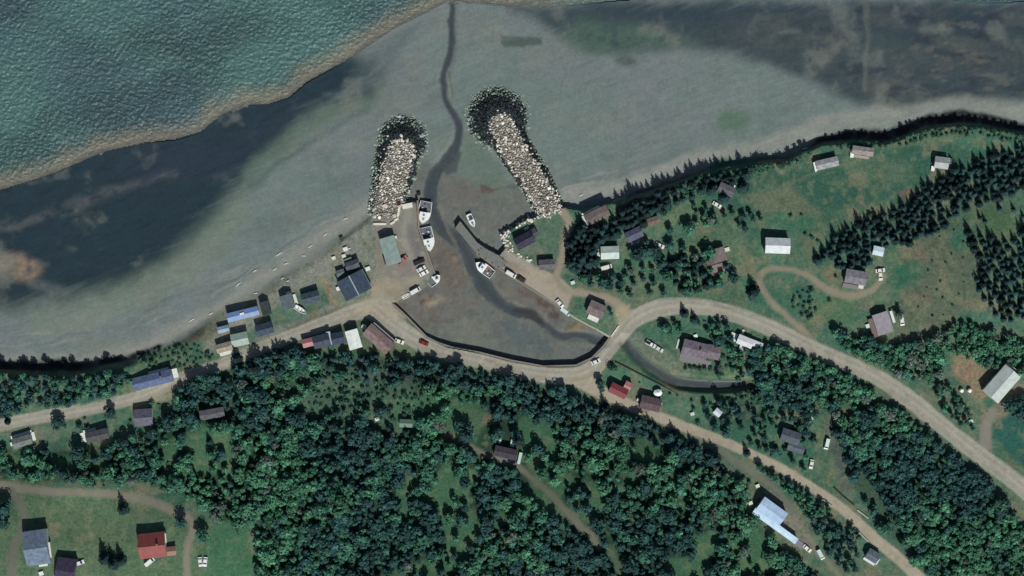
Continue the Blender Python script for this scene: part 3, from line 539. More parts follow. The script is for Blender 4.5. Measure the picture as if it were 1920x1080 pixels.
# name, label, category, u, v, L, W (px, L along the ridge), ridge angle, eave height, pitch, roof colour, roof kind, wall colour, extras
BLD = [
 ('cottage', 'long pale blue roofed cottage on the dune edge, farthest from the road', 'cottage', 457, 589, 60, 17, -14, 3.0, 20, (112, 142, 186), 'metal', WHITEW, [('vent', 2, 0)]),
 ('shed', 'small dark shed at the east end of the long blue roofed cottage', 'shed', 499, 578, 26, 18, 74, 2.4, 22, (56, 68, 68), 'shingle', GREYW, []),
 ('shed', 'small pale blue shed at the west end of the row on the dune edge', 'shed', 420, 617, 22, 12, -14, 2.3, 18, (126, 150, 178), 'metal', WHITEW, []),
 ('cottage', 'low brown topped cottage with a white strip, westernmost at the roadside', 'cottage', 422, 651, 30, 17, -16, 2.8, 24, (150, 142, 128), 'shingle', WHITEW, [('deck', 0, -2.9, 6.5, 1.6, .4, WHITEW)]),
 ('cottage', 'square pale grey green roofed cottage between the road and the small pale blue shed', 'cottage', 451, 636, 32, 24, -12, 3.0, 20, (142, 164, 154), 'metal', WHITEW, []),
 ('cottage', 'dark slate roofed cottage by the road south of the long blue roofed one', 'cottage', 497, 617, 32, 22, -16, 3.0, 28, (66, 78, 94), 'shingle', GREYW, []),
 ('cottage', 'square grey hip shaped cottage beside the white boat parked on the grass', 'cottage', 540, 566, 27, 24, 72, 3.0, 22, (92, 106, 112), 'shingle', WHITEW, [('deck', 0, 3.6, 5, 1.6, .5, WHITEW), ('deck', -3.9, 1.5, 1.4, 2.2, .6, WHITEW)]),
 ('cottage', 'dark slate roofed cottage alone on the green lawn east of the parked white boat', 'cottage', 583, 558, 33, 21, -15, 2.8, 26, (70, 84, 96), 'shingle', GREYW, []),
 ('shop_building', 'large dark slate roofed building with a pale ridge line at the road bend', 'building', 665, 535, 40, 54, 62, 3.4, 17, (62, 76, 92), 'shingle', GREYW, [('ridgeline',)]),
 ('fishing_shed', 'dark roofed shed just behind the large slate building, with a lower lean-to', 'shed', 661, 497, 26, 16, -20, 2.8, 24, (82, 88, 96), 'shingle', GREYW, [('deck', -1.2, 2.9, 4, 1.6, 1.6, (128, 132, 126))]),
 ('shed', 'little grey shed on the grass west of the large slate building', 'shed', 639, 512, 16, 13, -18, 2.2, 18, (98, 112, 114), 'shingle', GREYW, []),
 ('shed', 'small pinkish red shed south of the road, west end of its row', 'shed', 579, 642, 22, 16, -14, 2.6, 20, (160, 106, 110), 'metal', (130, 80, 76), []),
 ('house', 'dark slate roofed house between the pinkish shed and the narrow white lane roof', 'house', 604, 639, 32, 24, -14, 3.2, 28, (70, 78, 92), 'shingle', GREYW, []),
 ('house', 'dark slate roofed house west of the bright white roof, half under trees', 'house', 634, 634, 24, 22, -14, 3.2, 28, (62, 72, 92), 'shingle', GREYW, []),
 ('boat_shed', 'bright white metal roofed shed south of the road bend', 'shed', 664, 636, 36, 24, 74, 3.4, 18, (222, 232, 226), 'metal', WHITEW, []),
 ('barn', 'long brown roofed barn with a pale eaves strip at the road bend', 'barn', 711, 635, 58, 27, 41, 3.8, 24, (128, 112, 110), 'shingle', (110, 100, 94), [('deck', 0, 3.9, 13.4, .9, 2.6, (160, 160, 154))]),
 ('house', 'long slate blue roofed house with white terrace, north of the western road', 'house', 288, 712, 76, 24, -14, 3.2, 24, (92, 106, 136), 'shingle', WHITEW, [('deck', 3.2, 3.6, 9.5, 1.0, .8, (215, 215, 208)), ('deck', 10.6, .6, 2.4, 4.2, .7, (215, 222, 214)), ('chim',)]),
 ('house', 'grey purple roofed house south of the western road', 'house', 271, 782, 34, 32, -4, 3.2, 26, (98, 98, 112), 'shingle', WHITEW, [('deck', 1.6, -4.6, 3.6, 1.8, .5, WHITEW)]),
 ('house', 'grey roofed house with white borders at the west edge of the photo', 'house', 44, 827, 36, 19, -17, 3.2, 24, (112, 120, 116), 'shingle', WHITEW, [('deck', 0, 3.2, 10, 1.4, .6, (215, 222, 214)), ('deck', 5.2, .8, 1.6, 4, .6, (210, 218, 212)), ('deck', -5.2, .2, 1.4, 1.6, 1.4, (225, 228, 220))]),
 ('house', 'dark roofed bungalow with a white west terrace below the western road', 'house', 184, 816, 42, 20, -14, 3.0, 22, (78, 80, 84), 'shingle', WHITEW, [('deck', -6.6, .6, 2.6, 4.6, .7, (214, 220, 212)), ('deck', -3.4, 3.2, 6, 1.2, .6, (210, 216, 208))]),
 ('cabin', 'long grey purple roofed cabin alone among the trees south of the western road', 'cabin', 399, 775, 46, 18, -10, 2.6, 18, (88, 92, 96), 'shingle', GREYW, []),
 ('shed', 'small pale green roofed shed in the grassy clearing of the forest', 'shed', 762, 793, 24, 15, 2, 2.8, 20, (92, 120, 106), 'metal', GREYW, []),
 ('house', 'tall slate blue roofed house in the south west corner lawns', 'house', 72, 1025, 44, 64, -8, 3.6, 24, (106, 122, 142), 'shingle', WHITEW, [('deck', 5.4, -2, 1.2, 7, 2.4, WHITEW), ('deck', 1.2, -8.6, 4, 1.4, .5, WHITEW)]),
 ('house', 'dark purple roofed house at the bottom edge by the slate blue house', 'house', 126, 1068, 36, 46, 8, 3.2, 22, (62, 58, 78), 'shingle', GREYW, []),
 ('house', 'dull red roofed house on the south west lawns', 'house', 288, 1021, 50, 46, -6, 3.4, 30, (136, 72, 68), 'metal', WHITEW, [('deck', 5.9, 2.6, 1.0, 4.4, 2.2, WHITEW), ('wing', 7.6, -3.6, 5.5, 4.2, 0, 2.2, 20, (138, 104, 90)), ('chim',)]),
 ('fish_plant', 'pale green grey metal roofed shed standing in the western wharf yard', 'shed', 733, 470, 52, 29, 74, 3.6, 14, (134, 154, 148), 'metal', (150, 152, 148), [('deck', -5.4, 3.9, 1.2, 1.2, 1.0, WHITEW)]),
 ('house', 'black purple roofed house inside the angle of the rock wall', 'house', 983, 451, 36, 24, -28, 3.4, 30, (58, 58, 76), 'shingle', GREYW, [('deck', 3.6, 4.6, 2.4, 1.2, .8, WHITEW), ('wing', 5.6, .8, 3, 4.6, 0, 2.6, 20, (78, 78, 88))]),
 ('cabin', 'grey roofed cabin at the end of the lane by the eastern wharf yard', 'cabin', 1025, 496, 30, 19, -4, 2.8, 24, (100, 100, 104), 'shingle', GREYW, []),
 ('house', 'flat brown roofed house with a white border above the eastern beach', 'house', 1119, 404, 46, 22, -26, 2.8, 14, (108, 102, 98), 'shingle', WHITEW, [('deck', -1.6, 3.4, 9, .9, .9, (222, 220, 208)), ('deck', -6.3, -.4, 1.1, 6.0, .9, (216, 220, 206))]),
 ('house', 'pale grey roofed house with a white west porch among the dark spruces', 'house', 1143, 474, 34, 24, -2, 3.2, 20, (176, 192, 188), 'metal', WHITEW, [('deck', -5.6, .2, 2.2, 4.4, .6, (205, 215, 208))]),
 ('house', 'slate blue roofed house behind the tall dark spruces', 'house', 1188, 440, 32, 20, -26, 3.0, 24, (88, 92, 112), 'shingle', GREYW, [('deck', -1.0, -3.4, 5, 2, .5, (130, 136, 140))]),
 ('shed', 'plain brown roofed shed uphill of the slate blue roofed house', 'shed', 1224, 415, 22, 15, -18, 2.6, 16, (112, 98, 92), 'shingle', GREYW, []),
 ('house', 'brown roofed house with a white porch on the lawn by the harbour wall', 'house', 1118, 580, 32, 26, 24, 3.2, 20, (120, 110, 112), 'shingle', WHITEW, [('deck', .4, -4.5, 5.2, 2.2, .6, (212, 214, 206))]),
 ('house', 'large brown grey roofed house with a wide deck above the upper creek', 'house', 1302, 655, 48, 30, 14, 3.4, 20, (114, 108, 118), 'shingle', GREYW, [('wing', 8.4, .9, 7, 6.4, 0, 2.8, 18, (118, 108, 116)), ('deck', 1.6, -5.2, 15, 3.2, .5, (122, 124, 124)), ('deck', -8.2, .6, .8, 4.6, .7, (190, 200, 190)), ('chim',)]),
 ('house', 'angular white house with white decks right below the paved bend', 'house', 1396, 640, 30, 18, 22, 3.0, 14, (206, 208, 212), 'metal', WHITEW, [('deck', -5.6, 0, 3.2, 3.6, .9, (222, 224, 222)), ('wing', 5.6, .8, 5.5, 3, 0, 2.3, 10, (205, 210, 216)), ('deck', -2.4, 3.4, 1.0, 3, .8, (205, 196, 188)), ('deck', .4, -3.2, 3.4, 2.4, .8, (205, 208, 208))]),
 ('house', 'dark red roofed house between the gravel lane and the creek wall', 'house', 1159, 732, 34, 20, 26, 3.2, 24, (128, 64, 68), 'metal', (110, 70, 66), [('wing', 3.0, 3.9, 3.4, 4.0, 0, 2.8, 16, (168, 116, 118))]),
 ('house', 'dark brown roofed house beside the white tented garden platform', 'house', 1219, 756, 38, 25, 14, 3.2, 22, (92, 80, 84), 'shingle', GREYW, [('deck', 5.9, -.6, 1.6, 3.8, .6, (198, 206, 208)), ('deck', 0, -4.1, 9, 1.6, .4, (126, 120, 108)), ('deck', -5.9, .2, 1.2, 1.2, 1.5, (215, 205, 195))]),
 ('shed', 'small white shed at the end of the creek wall', 'shed', 1345, 773, 14, 13, 40, 2.4, 18, (206, 214, 224), 'metal', WHITEW, []),
 ('house', 'brown grey house of stepped blocks at the top of the looped drive', 'house', 1348, 478, 26, 24, 74, 3.2, 20, (120, 112, 110), 'shingle', GREYW, [('wing', 1.2, -4.4, 4.6, 5.2, 0, 2.7, 16, (104, 98, 96)), ('deck', 6.2, -1.4, 4.6, 9, .5, (132, 122, 120)), ('deck', -1.4, 4.3, 1.8, 2.2, .8, (208, 208, 202))]),
 ('barn', 'big white ribbed metal roofed barn north of the looped drive', 'barn', 1456, 461, 46, 29, 2, 4.4, 22, (196, 206, 208), 'metal', WHITEW, []),
 ('house', 'grey roofed house at the far end of the looped drive', 'house', 1603, 520, 40, 26, 10, 3.2, 16, (122, 122, 130), 'shingle', GREYW, [('deck', 3.4, -3.6, 2.4, 2.2, .8, (206, 212, 200)), ('deck', -1, -4.5, 8, 2, .3, (126, 124, 122))]),
 ('shed', 'pale blue white roofed shed tucked into the dark spruce stand', 'shed', 1645, 471, 20, 17, 12, 2.8, 10, (192, 212, 224), 'metal', WHITEW, []),
 ('house', 'grey pink roofed house with white outbuildings south of the looped drive', 'house', 1653, 606, 40, 30, 72, 3.4, 18, (150, 148, 154), 'metal', WHITEW, [('deck', -1.4, 5.4, 5.6, 1.2, 2.2, (216, 222, 222)), ('deck', .8, -4.6, 9, 2.6, 1.8, (116, 102, 98))]),
 ('barn', 'long barn with one grey and one pale green white roof slope by the bare earth', 'barn', 1874, 719, 64, 37, -49, 4.6, 22, (182, 194, 190), 'metal', WHITEW, [('deck', 8.6, -.4, 2.4, 9, 2.2, (176, 196, 186))]),
 ('house', 'grey roofed house under the dark trees at the shore, west of the mown field', 'house', 1361, 356, 30, 19, 24, 2.8, 18, (98, 96, 104), 'shingle', GREYW, [('deck', 2.2, 3.0, 2.2, 1.2, .9, (205, 222, 214))]),
 ('bungalow', 'long grey white bungalow with white gable near the shore bluff', 'bungalow', 1549, 307, 42, 18, -13, 3.0, 20, (150, 154, 156), 'shingle', WHITEW, [('deck', -5.6, -.3, 1.0, 4.4, 2.2, (228, 232, 226))]),
 ('bungalow', 'long pinkish grey bungalow with white terrace near the shore bluff', 'bungalow', 1616, 284, 40, 16, 8, 3.0, 20, (142, 138, 136), 'shingle', WHITEW, [('deck', -4.4, -1.6, 1.6, 3.8, .8, (230, 232, 226)), ('deck', 0, -2.6, 7, 1.2, .6, (158, 150, 140))]),
 ('house', 'small grey white house alone at the end of the mown field', 'house', 1763, 306, 26, 22, 8, 3.2, 22, (152, 160, 160), 'metal', WHITEW, [('deck', 4.2, 1.6, 1.8, 2.6, 1.0, (225, 228, 222)), ('deck', -3.2, -3.0, 1.6, 2.2, 1.0, (225, 228, 222))]),
 ('workshop', 'long pale sky blue roofed workshop with a narrow rear wing by the lower lane', 'workshop', 1445, 957, 53, 29, 36, 4.6, 12, (168, 196, 224), 'metal', WHITEW, [('wing', 5.4, -4.55, 24.5, 3.0, 0, 3.4, 4, (196, 226, 246)), ('deck', 19.6, -4.8, 4, 2.8, .5, (130, 122, 138))]),
 ('house', 'slate grey roofed house on the lawn north of the lower lane', 'house', 1481, 818, 36, 24, 18, 3.2, 22, (84, 92, 102), 'shingle', GREYW, [('wing', 4.0, -4.0, 8, 4.6, 0, 2.6, 16, (88, 98, 106))]),
 ('house', 'little slate roofed house with white decks at the bottom right lane', 'house', 1635, 1041, 24, 20, 32, 3.0, 22, (96, 106, 116), 'shingle', WHITEW, [('deck', .2, -3.2, 6, 1.1, .7, (204, 220, 220)), ('deck', 3.4, -1.2, 1.2, 3, .7, (214, 222, 220))]),
 ('house', 'dark brown roofed house beside the forest track', 'house', 948, 848, 42, 20, 13, 3.2, 22, (68, 64, 72), 'shingle', GREYW, [('deck', 7.0, -1.2, 1.4, 5.4, .7, (176, 206, 198)), ('deck', -3.8, 4.8, 1.2, 2.8, .8, (190, 212, 216)), ('deck', 2.2, 4.8, 2.0, 3.2, .8, (166, 210, 184)), ('deck', 0, -3.6, 9, 2.0, .4, (104, 112, 106))]),
]
RAISED = {}
for nm, lab, cat, u, v, L, Wd, ang, he, pit, rc, rk_, wc, ex in BLD:
    e = thing(nm, lab, cat, u, v, ang)
    r = gable(e, 0, 0, L * PX, Wd * PX, he, pit, roofm(rc, rk_), wallm(wc), chim=('chim',) in ex)
    for x in ex:
        if x[0] == 'deck': deck(e, 'porch', x[1], x[2], x[3], x[4], x[5], cmat('painted_boards', x[6], rough=.7, var=.12, scale=1.5, wave=('X', 3, .12)))
        elif x[0] == 'wing': gable(e, x[1], x[2], x[3], x[4], x[6], x[7], roofm(x[8], rk_), wallm(wc), math.radians(x[5]), openings=False)
        elif x[0] == 'vent': b = MB(); b.box(-.3, .3, he + .5, 2.0, .9, .5); b.build('skylight', TRIM, r)
        elif x[0] == 'ridgeline':
            hr = he + (Wd * PX / 2 - .28) * math.tan(math.radians(pit)) + .17
            b = MB(); b.box(0, 0, hr, L * PX, .55, .12); b.build('ridge_flashing', cmat('flashing', (150, 160, 172), rough=.5), r)
            b = MB(); b.box(0, Wd * PX / 2 - .1, he - .1, L * PX, .5, .14); b.build('gutter', cmat('flashing', (150, 160, 172)), r)

# ------------------------------------------------------------------ vehicles
TYRE = mat('tyre_rubber', (.015, .015, .016), .9, .1); LAMP = mat('headlight_lens', (.75, .75, .7), .15, .02, 1, .6)
def vehicle(u, v, ang, kind, col, label, group=None, name=None):
    cat = {'car': 'car', 'pickup': 'pickup truck', 'van': 'van'}[kind]
    e = thing(name or {'car': 'parked_car', 'pickup': 'pickup_truck', 'van': 'van'}[kind], label, cat, u, v, ang, group)
    pm = cmat('car_paint', col, rough=.35, var=.04, scale=2, spec=.5)
    L, Wd = {'car': (4.5, 1.8), 'pickup': (5.4, 1.95), 'van': (5.2, 2.0)}[kind]
    # side outline of the lower body, drawn across the width with rounded flanks
    top = {'car': [(-.5, .72), (-.47, .92), (-.2, .98), (.18, .98), (.46, .82), (.5, .6)], 'pickup': [(-.5, .8), (-.49, 1.05), (-.1, 1.08), (.18, 1.08), (.47, .98), (.5, .7)],
           'van': [(-.5, .9), (-.49, 1.2), (-.2, 1.2), (.3, 1.2), (.47, .95), (.5, .65)]}[kind]
    prof = [(x * L, z) for x, z in top] + [(.49 * L, .32), (-.49 * L, .32)]; n = len(prof); vs = []
    for y, k in ((-.5, .9), (-.44, 1), (.44, 1), (.5, .9)): vs += [(x * (1 if k == 1 else .985), y * Wd, .32 + (z - .32) * k) for x, z in prof]
    fs = [tuple(range(n)), tuple(range(3 * n, 4 * n))[::-1]] + [(a * n + i, (a + 1) * n + i, (a + 1) * n + (i + 1) % n, a * n + (i + 1) % n) for a in range(3) for i in range(n)]
    body = MB().add(vs, fs).build('body', pm, e)
    gx = {'car': (-.36, -.24, .08, .26), 'pickup': (-.06, -.03, .16, .28), 'van': (-.48, -.46, .24, .38)}[kind]; zt = {'car': 1.45, 'pickup': 1.72, 'van': 2.0}[kind]; zb = {'car': .97, 'pickup': 1.07, 'van': 1.19}[kind]
    a, b_, c, d = [q * L for q in gx]; w0, w1 = Wd * .43, Wd * .37
    MB().add([(a, -w0, zb), (d, -w0, zb), (d, w0, zb), (a, w0, zb), (b_, -w1, zt), (c, -w1, zt), (c, w1, zt), (b_, w1, zt)],
             [(3, 2, 1, 0), (4, 5, 6, 7), (0, 1, 5, 4), (1, 2, 6, 5), (2, 3, 7, 6), (3, 0, 4, 7)]).build('cabin_glass', GLASS, e)
    MB().box((b_ + c) / 2, 0, zt - .02, (c - b_) + .16, w1 * 2 + .12, .07).build('roof', pm, e)
    if kind == 'pickup':
        MB().box(-.29 * L, 0, 1.06, .38 * L, Wd * .74, .05).build('cargo_bed', cmat('bed_liner', (38, 40, 44)), e)
    for sx in (-.31, .31):
        for sy in (-1, 1):
            b = MB(); b.tube((sx * L, sy * (Wd / 2 - .2), .34), (sx * L, sy * (Wd / 2 + .01), .34), .34, 12); w = b.build('wheel', TYRE, e)
    for sy in (-1, 1): MB().box(.495 * L, sy * Wd * .34, .58, .06, .3, .16).build('headlight', LAMP, e)
    return e
WH = (214, 218, 214)
for a in [(795, 643, 22, 'car', (134, 40, 26), 'dark red car on the gravel road beside the harbour wall'),
          (1117, 678, -24, 'car', WH, 'white car on the gravel road where it bends at the harbour end'),
          (790, 504, -28, 'car', WH, 'white car in the middle of the three parked on the western wharf edge'),
          (795, 512, -28, 'car', (236, 236, 230), 'white car parked at the harbour end of the row on the western wharf'),
          (786, 491, -22, 'pickup', (52, 38, 36), 'dark pickup truck at the landward end of the row on the western wharf'),
          (723, 487, 74, 'car', (74, 34, 34), 'dark maroon car parked beside the pale metal wharf shed'),
          (755, 487, -40, 'pickup', (156, 106, 100), 'faded pinkish pickup truck at the corner of the pale metal wharf shed'),
          (779, 545, -30, 'van', WH, 'white van beside the white skiff at the harbour head'),
          (958, 514, 30, 'van', WH, 'white van on the eastern wharf yard above the moored boat'),
          (977, 523, 30, 'car', (66, 46, 40), 'dark brown car on the eastern wharf yard behind the white van'),
          (1050, 569, 50, 'car', WH, 'white car at the landward end of the eastern wharf yard'),
          (1060, 584, 36, 'van', (192, 214, 214), 'pale van beside the start of the concrete harbour wall'),
          (1137, 501, -16, 'van', WH, 'white van in the drive of the pale grey roofed house'),
          (1237, 460, 26, 'car', WH, 'white car at the tip of the large dark trees'),
          (1220, 645, 30, 'pickup', WH, 'white pickup truck in the bare yard above the upper creek'),
          (1235, 654, 30, 'car', (196, 200, 194), 'silver car behind the white pickup truck above the upper creek'),
          (1650, 507, -8, 'car', WH, 'white car farther along the end of the looped drive'),
          (1650, 517, 84, 'car', (216, 220, 210), 'off white car nearer the grey house at the end of the looped drive'),
          (1344, 384, 30, 'car', WH, 'white car on the grass near the grey roofed house under the shore trees'),
          (1550, 832, 104, 'van', (206, 222, 212), 'pale van parked in the narrow yard behind the slate grey house'),
          (1521, 870, 100, 'car', WH, 'white car parked off the lower lane by bushes'),
          (1538, 1039, 62, 'van', (196, 214, 208), 'pale van on the track south of the blue roofed workshop'),
          (1513, 1028, 40, 'car', (226, 224, 216), 'white car at the end of the blue roofed workshop wing'),
          (376, 1053, 84, 'car', WH, 'white car parked to the west of its twin on the south west lane'),
          (385, 1053, 96, 'car', (224, 228, 230), 'white car parked to the east of its twin on the south west lane'),
          (749, 640, 20, 'car', (222, 222, 204), 'cream car parked on the road edge by the brown barn'),
          (150, 1055, -20, 'car', (210, 214, 214), 'silver car beside the dark purple roofed house'),
          (281, 1053, -40, 'van', (222, 226, 226), 'long white van parked on the lawn below the red roofed house'),
          (1690, 600, 80, 'van', WH, 'white van east of the grey pink roofed house')]:
    vehicle(*a)

# ------------------------------------------------------------------ boats
HULL = mat('white_hull_paint', (.76, .80, .78), .4, .05, 1.2, .4); HULLB = mat('dark_hull_paint', (.05, .07, .09), .5, .1)
DECKG = mat('worn_grey_deck', tuple(lin((104, 106, 116))), .85, .35, 2.2); DECKB = mat('mottled_brown_deck', tuple(lin((122, 112, 106))), .85, .4, 2.4); GEAR = mat('fishing_gear', tuple(lin((88, 96, 128))), .9, .4, 3)
def boat(u, v, ang, L, B, label, name='fishing_boat', cabin=True, hull=HULL, dk=DECKG, fb=1.5, dz=0, cat='boat', gear=True):
    e = thing(name, label, cat, u, v, ang, None, dz)
    N = 12; st = []; vs = []
    for i in range(N):
        t = i / (N - 1); x = (t - .5) * L; hb = B / 2 * (.9 + .1 * math.sin(min(1, t / .45) * math.pi / 2)) * (1 - max(0, (t - .52) / .48) ** 2.4); sh = fb * (1 + .35 * max(0, t - .4) ** 1.5 / .46)
        st.append((x, max(hb, .03), sh))
    for x, hb, sh in st: vs += [(x, -hb, sh), (x, -hb * .96, sh * .55), (x, -hb * .5, .12), (x, 0, 0), (x, hb * .5, .12), (x, hb * .96, sh * .55), (x, hb, sh)]
    fs = [(i * 7 + j, i * 7 + j + 1, (i + 1) * 7 + j + 1, (i + 1) * 7 + j) for i in range(N - 1) for j in range(6)] + [tuple(range(7))]
    MB().add(vs, fs).build('hull', hull, e, True)
    # gunwale
    g = MB()
    for s in (-1, 1):
        for i in range(N - 1):
            (x0, h0, s0), (x1, h1, s1) = st[i], st[i + 1]; i0, i1 = max(h0 - .22, 0), max(h1 - .22, 0)
            g.add([(x0, s * (h0 + .04), s0), (x1, s * (h1 + .04), s1), (x1, s * i1, s1), (x0, s * i0, s0), (x0, s * (h0 + .04), s0 + .08), (x1, s * (h1 + .04), s1 + .08), (x1, s * i1, s1 + .08), (x0, s * i0, s0 + .08)],
                  [(4, 5, 6, 7), (0, 1, 5, 4), (2, 3, 7, 6), (3, 0, 4, 7), (1, 2, 6, 5)])
    g.box(st[0][0] + .06, 0, st[0][2], .14, B * .86, .08); g.build('gunwale', hull, e)
    d = MB(); half = N // 2 if cabin else N - 2
    pts = [(x, -(h - .1), fb * .62) for x, h, s in st[:half + 1]]; q = [(x, (h - .1), fb * .62) for x, h, s in st[:half + 1]][::-1]
    d.add(pts + q, [tuple(range(len(pts) + len(q)))]).build('work_deck', dk, e)
    if cabin:
        f = MB(); ps = [(x, -(max(h - .08, .02)), s + .02) for x, h, s in st[half - 1:]]; qs = [(x, max(h - .08, .02), s + .02) for x, h, s in st[half - 1:]][::-1]
        f.add(ps + qs, [tuple(range(len(ps) + len(qs)))]).build('foredeck', hull, e)
        cw = B * .62; x0 = .02 * L; x1 = .20 * L; zb = fb * .6; zt = fb + 2.0
        c = MB(); c.add([(x0, -cw / 2, zb), (x1 + .5, -cw / 2 * .9, zb), (x1 + .5, cw / 2 * .9, zb), (x0, cw / 2, zb), (x0, -cw / 2, zt), (x1, -cw / 2 * .86, zt), (x1, cw / 2 * .86, zt), (x0, cw / 2, zt)],
                      [(3, 2, 1, 0), (4, 5, 6, 7), (0, 1, 5, 4), (1, 2, 6, 5), (2, 3, 7, 6), (3, 0, 4, 7)]); w = c.build('wheelhouse', hull, e)
        MB().box((x0 + x1) / 2 - .1, 0, zt, x1 - x0 + .55, cw + .2, .1).build('wheelhouse_roof', hull, w)
        MB().add([(x1 + .36, -cw * .36, zb + 1.3), (x1 + .36, cw * .36, zb + 1.3), (x1 + .12, cw * .34, zt - .22), (x1 + .12, -cw * .34, zt - .22)], [(0, 1, 2, 3)]).build('windscreen', GLASS, w)
        t = MB(); t.tube((x0 + .6, 0, zt), (x0 + .6, 0, zt + 2.6), .05); t.tube((x0 + .6, -.6, zt + 1.7), (x0 + .6, .6, zt + 1.7), .03); t.build('mast', hull, e)
        MB().box(x1 + .95, 0, st[-4][2] - .05, .7, .8, .22).build('hatch', cmat('hatch_cover', (92, 104, 110)), e)
        MB().box(x0 + .9, 0, zt + .1, .9, 1.0, .12).build('roof_hatch', cmat('hatch_cover', (92, 104, 110)), w)
        if gear:
            for k in range(7):
                xx, yy = -L * .44 + rnd.random() * L * .36, rnd.uniform(-.34, .34) * B
                MB().box(xx, yy, fb * .62 + .01 + k * .001, rnd.uniform(.5, 1.0), rnd.uniform(.5, .9), rnd.uniform(.25, .5), 0, rnd.random()).build('deck_gear', rnd.choice([GEAR, HULL, HULLB, DECKB]), e)
    else:
        for xx in (-.2, .08): MB().box(xx * L, 0, fb * .72, .3, B * .8, .06).build('thwart', cmat('thwart_wood', (150, 140, 120)), e)
    return e
boat(796, 399, 100, 10.6, 6.0, 'white fishing boat with grey mottled deck, north of two at the western wharf')
boat(802, 449, 78, 11.6, 6.1, 'white fishing boat with blue grey gear on deck, south of two at the western wharf')
boat(815, 525, -40, 6.6, 4.0, 'small white boat aground at the south end of the western wharf', gear=False)
boat(908, 504, 216, 9.6, 4.8, 'white fishing boat with brownish deck moored below the eastern wharf', dk=DECKB)
boat(884, 414, 66, 6.6, 2.7, 'white boat aground on the grey mud beside the eastern pier', gear=False, dk=HULL)
boat(762, 555, -28, 4.2, 1.9, 'white open skiff behind the white van at the harbour head', 'skiff', False, dk=HULL, fb=.8)
boat(564, 581, 32, 6.2, 2.2, 'slim white boat parked on the lawn beside the western cottages', 'parked_boat', False, dk=HULL, fb=1.3)

# ------------------------------------------------------------------ walls, wharf edges, rails
def strip(name, label, cat, pts, th, top, bottom, m, cap=None, caphi=.18):
    """a wall along photo points (u, v): top and bottom heights in metres; one thing with wall face and cap"""
    w = []
    for (u, v) in pts: k = PX * (H - top) / H; w.append(Vector(((u - 960) * k, (540 - v) * k, 0)))
    e = bpy.data.objects.new(name, None); COL.objects.link(e); e.location = (w[0].x, w[0].y, bottom); tag(e, label, cat)
    def sweep(t, z0, z1):
        n = len(w); L_, R_ = [], []
        for i in range(n):
            d = (w[min(i + 1, n - 1)] - w[max(i - 1, 0)]).normalized(); nn = Vector((-d.y, d.x, 0)); L_.append(w[i] + nn * t / 2); R_.append(w[i] - nn * t / 2)
        vs = []; off = Vector((w[0].x, w[0].y, bottom))
        for i in range(n):
            for p, z in ((L_[i], z0), (R_[i], z0), (R_[i], z1), (L_[i], z1)): vs.append(tuple(Vector((p.x, p.y, z)) - off))
        fs = [(0, 1, 2, 3), tuple((n - 1) * 4 + q for q in (3, 2, 1, 0))]
        for i in range(n - 1):
            for a, b in ((0, 1), (1, 2), (2, 3), (3, 0)): fs.append((i * 4 + a, i * 4 + b, (i + 1) * 4 + b, (i + 1) * 4 + a))
        return MB().add(vs, fs)
    sweep(th, bottom, top).build('wall_face', m, e)
    if cap is not None: sweep(th + .12, top, top + caphi).build('coping', cap, e)
    return e, w
TIMB = mat('tarred_timber', tuple(lin((58, 52, 48))), .9, .25, 2, wave=('Z', 3, .4)); TIMB2 = mat('weathered_timber', tuple(lin((128, 122, 112))), .9, .2, 2)
strip('harbour_wall', 'long curving dark timber wall holding the road above the harbour mud', 'retaining wall',
      [(736, 569), (760, 591), (800, 632), (822, 643), (850, 652), (900, 661), (960, 676), (1020, 687), (1080, 685), (1110, 671), (1131, 650), (1143, 633)], .6, 4.95, 1.4, TIMB, cap=TIMB2, caphi=.1)
strip('harbour_wall', 'straight pale capped concrete wall below the lawn of the brown roofed house', 'retaining wall', [(1056, 581), (1080, 597), (1112, 614), (1143, 632)], .7, 4.9, 1.4, CONC, cap=cmat('pale_coping', (168, 168, 152)), caphi=.12)
strip('bridge_parapet', 'short white parapet at the bridge between lawn and gravel road', 'parapet', [(1146, 631), (1153, 621), (1160, 611)], .5, 5.5, 3.5, CONC, cap=cmat('white_coping', (206, 204, 190)), caphi=.12)
strip('creek_wall', 'thin dark wall along the lawns beside the upper creek', 'retaining wall', [(1153, 678), (1200, 702), (1250, 728), (1284, 745), (1306, 746), (1328, 745)], .35, 5.7, 2.4, TIMB)
strip('wharf_edge', 'timber face of the western wharf behind the moored white boats', 'wharf', [(783, 376), (784, 400), (785, 426), (800, 470), (815, 513)], .7, 4.85, .8, TIMB, cap=TIMB2, caphi=.25)
strip('lane_wall', 'dark roadside wall along the lower lane opposite the blue roofed workshop', 'retaining wall', [(1564, 915), (1580, 930), (1602, 948)], .4, 9.6, 6.5, TIMB)
strip('wharf_edge', 'long straight timber face of the eastern wharf yard above the brown mud', 'wharf', [(893, 475), (935, 503), (975, 529), (1018, 556), (1057, 582)], .7, 4.9, 1.0, TIMB, cap=TIMB2, caphi=.2)
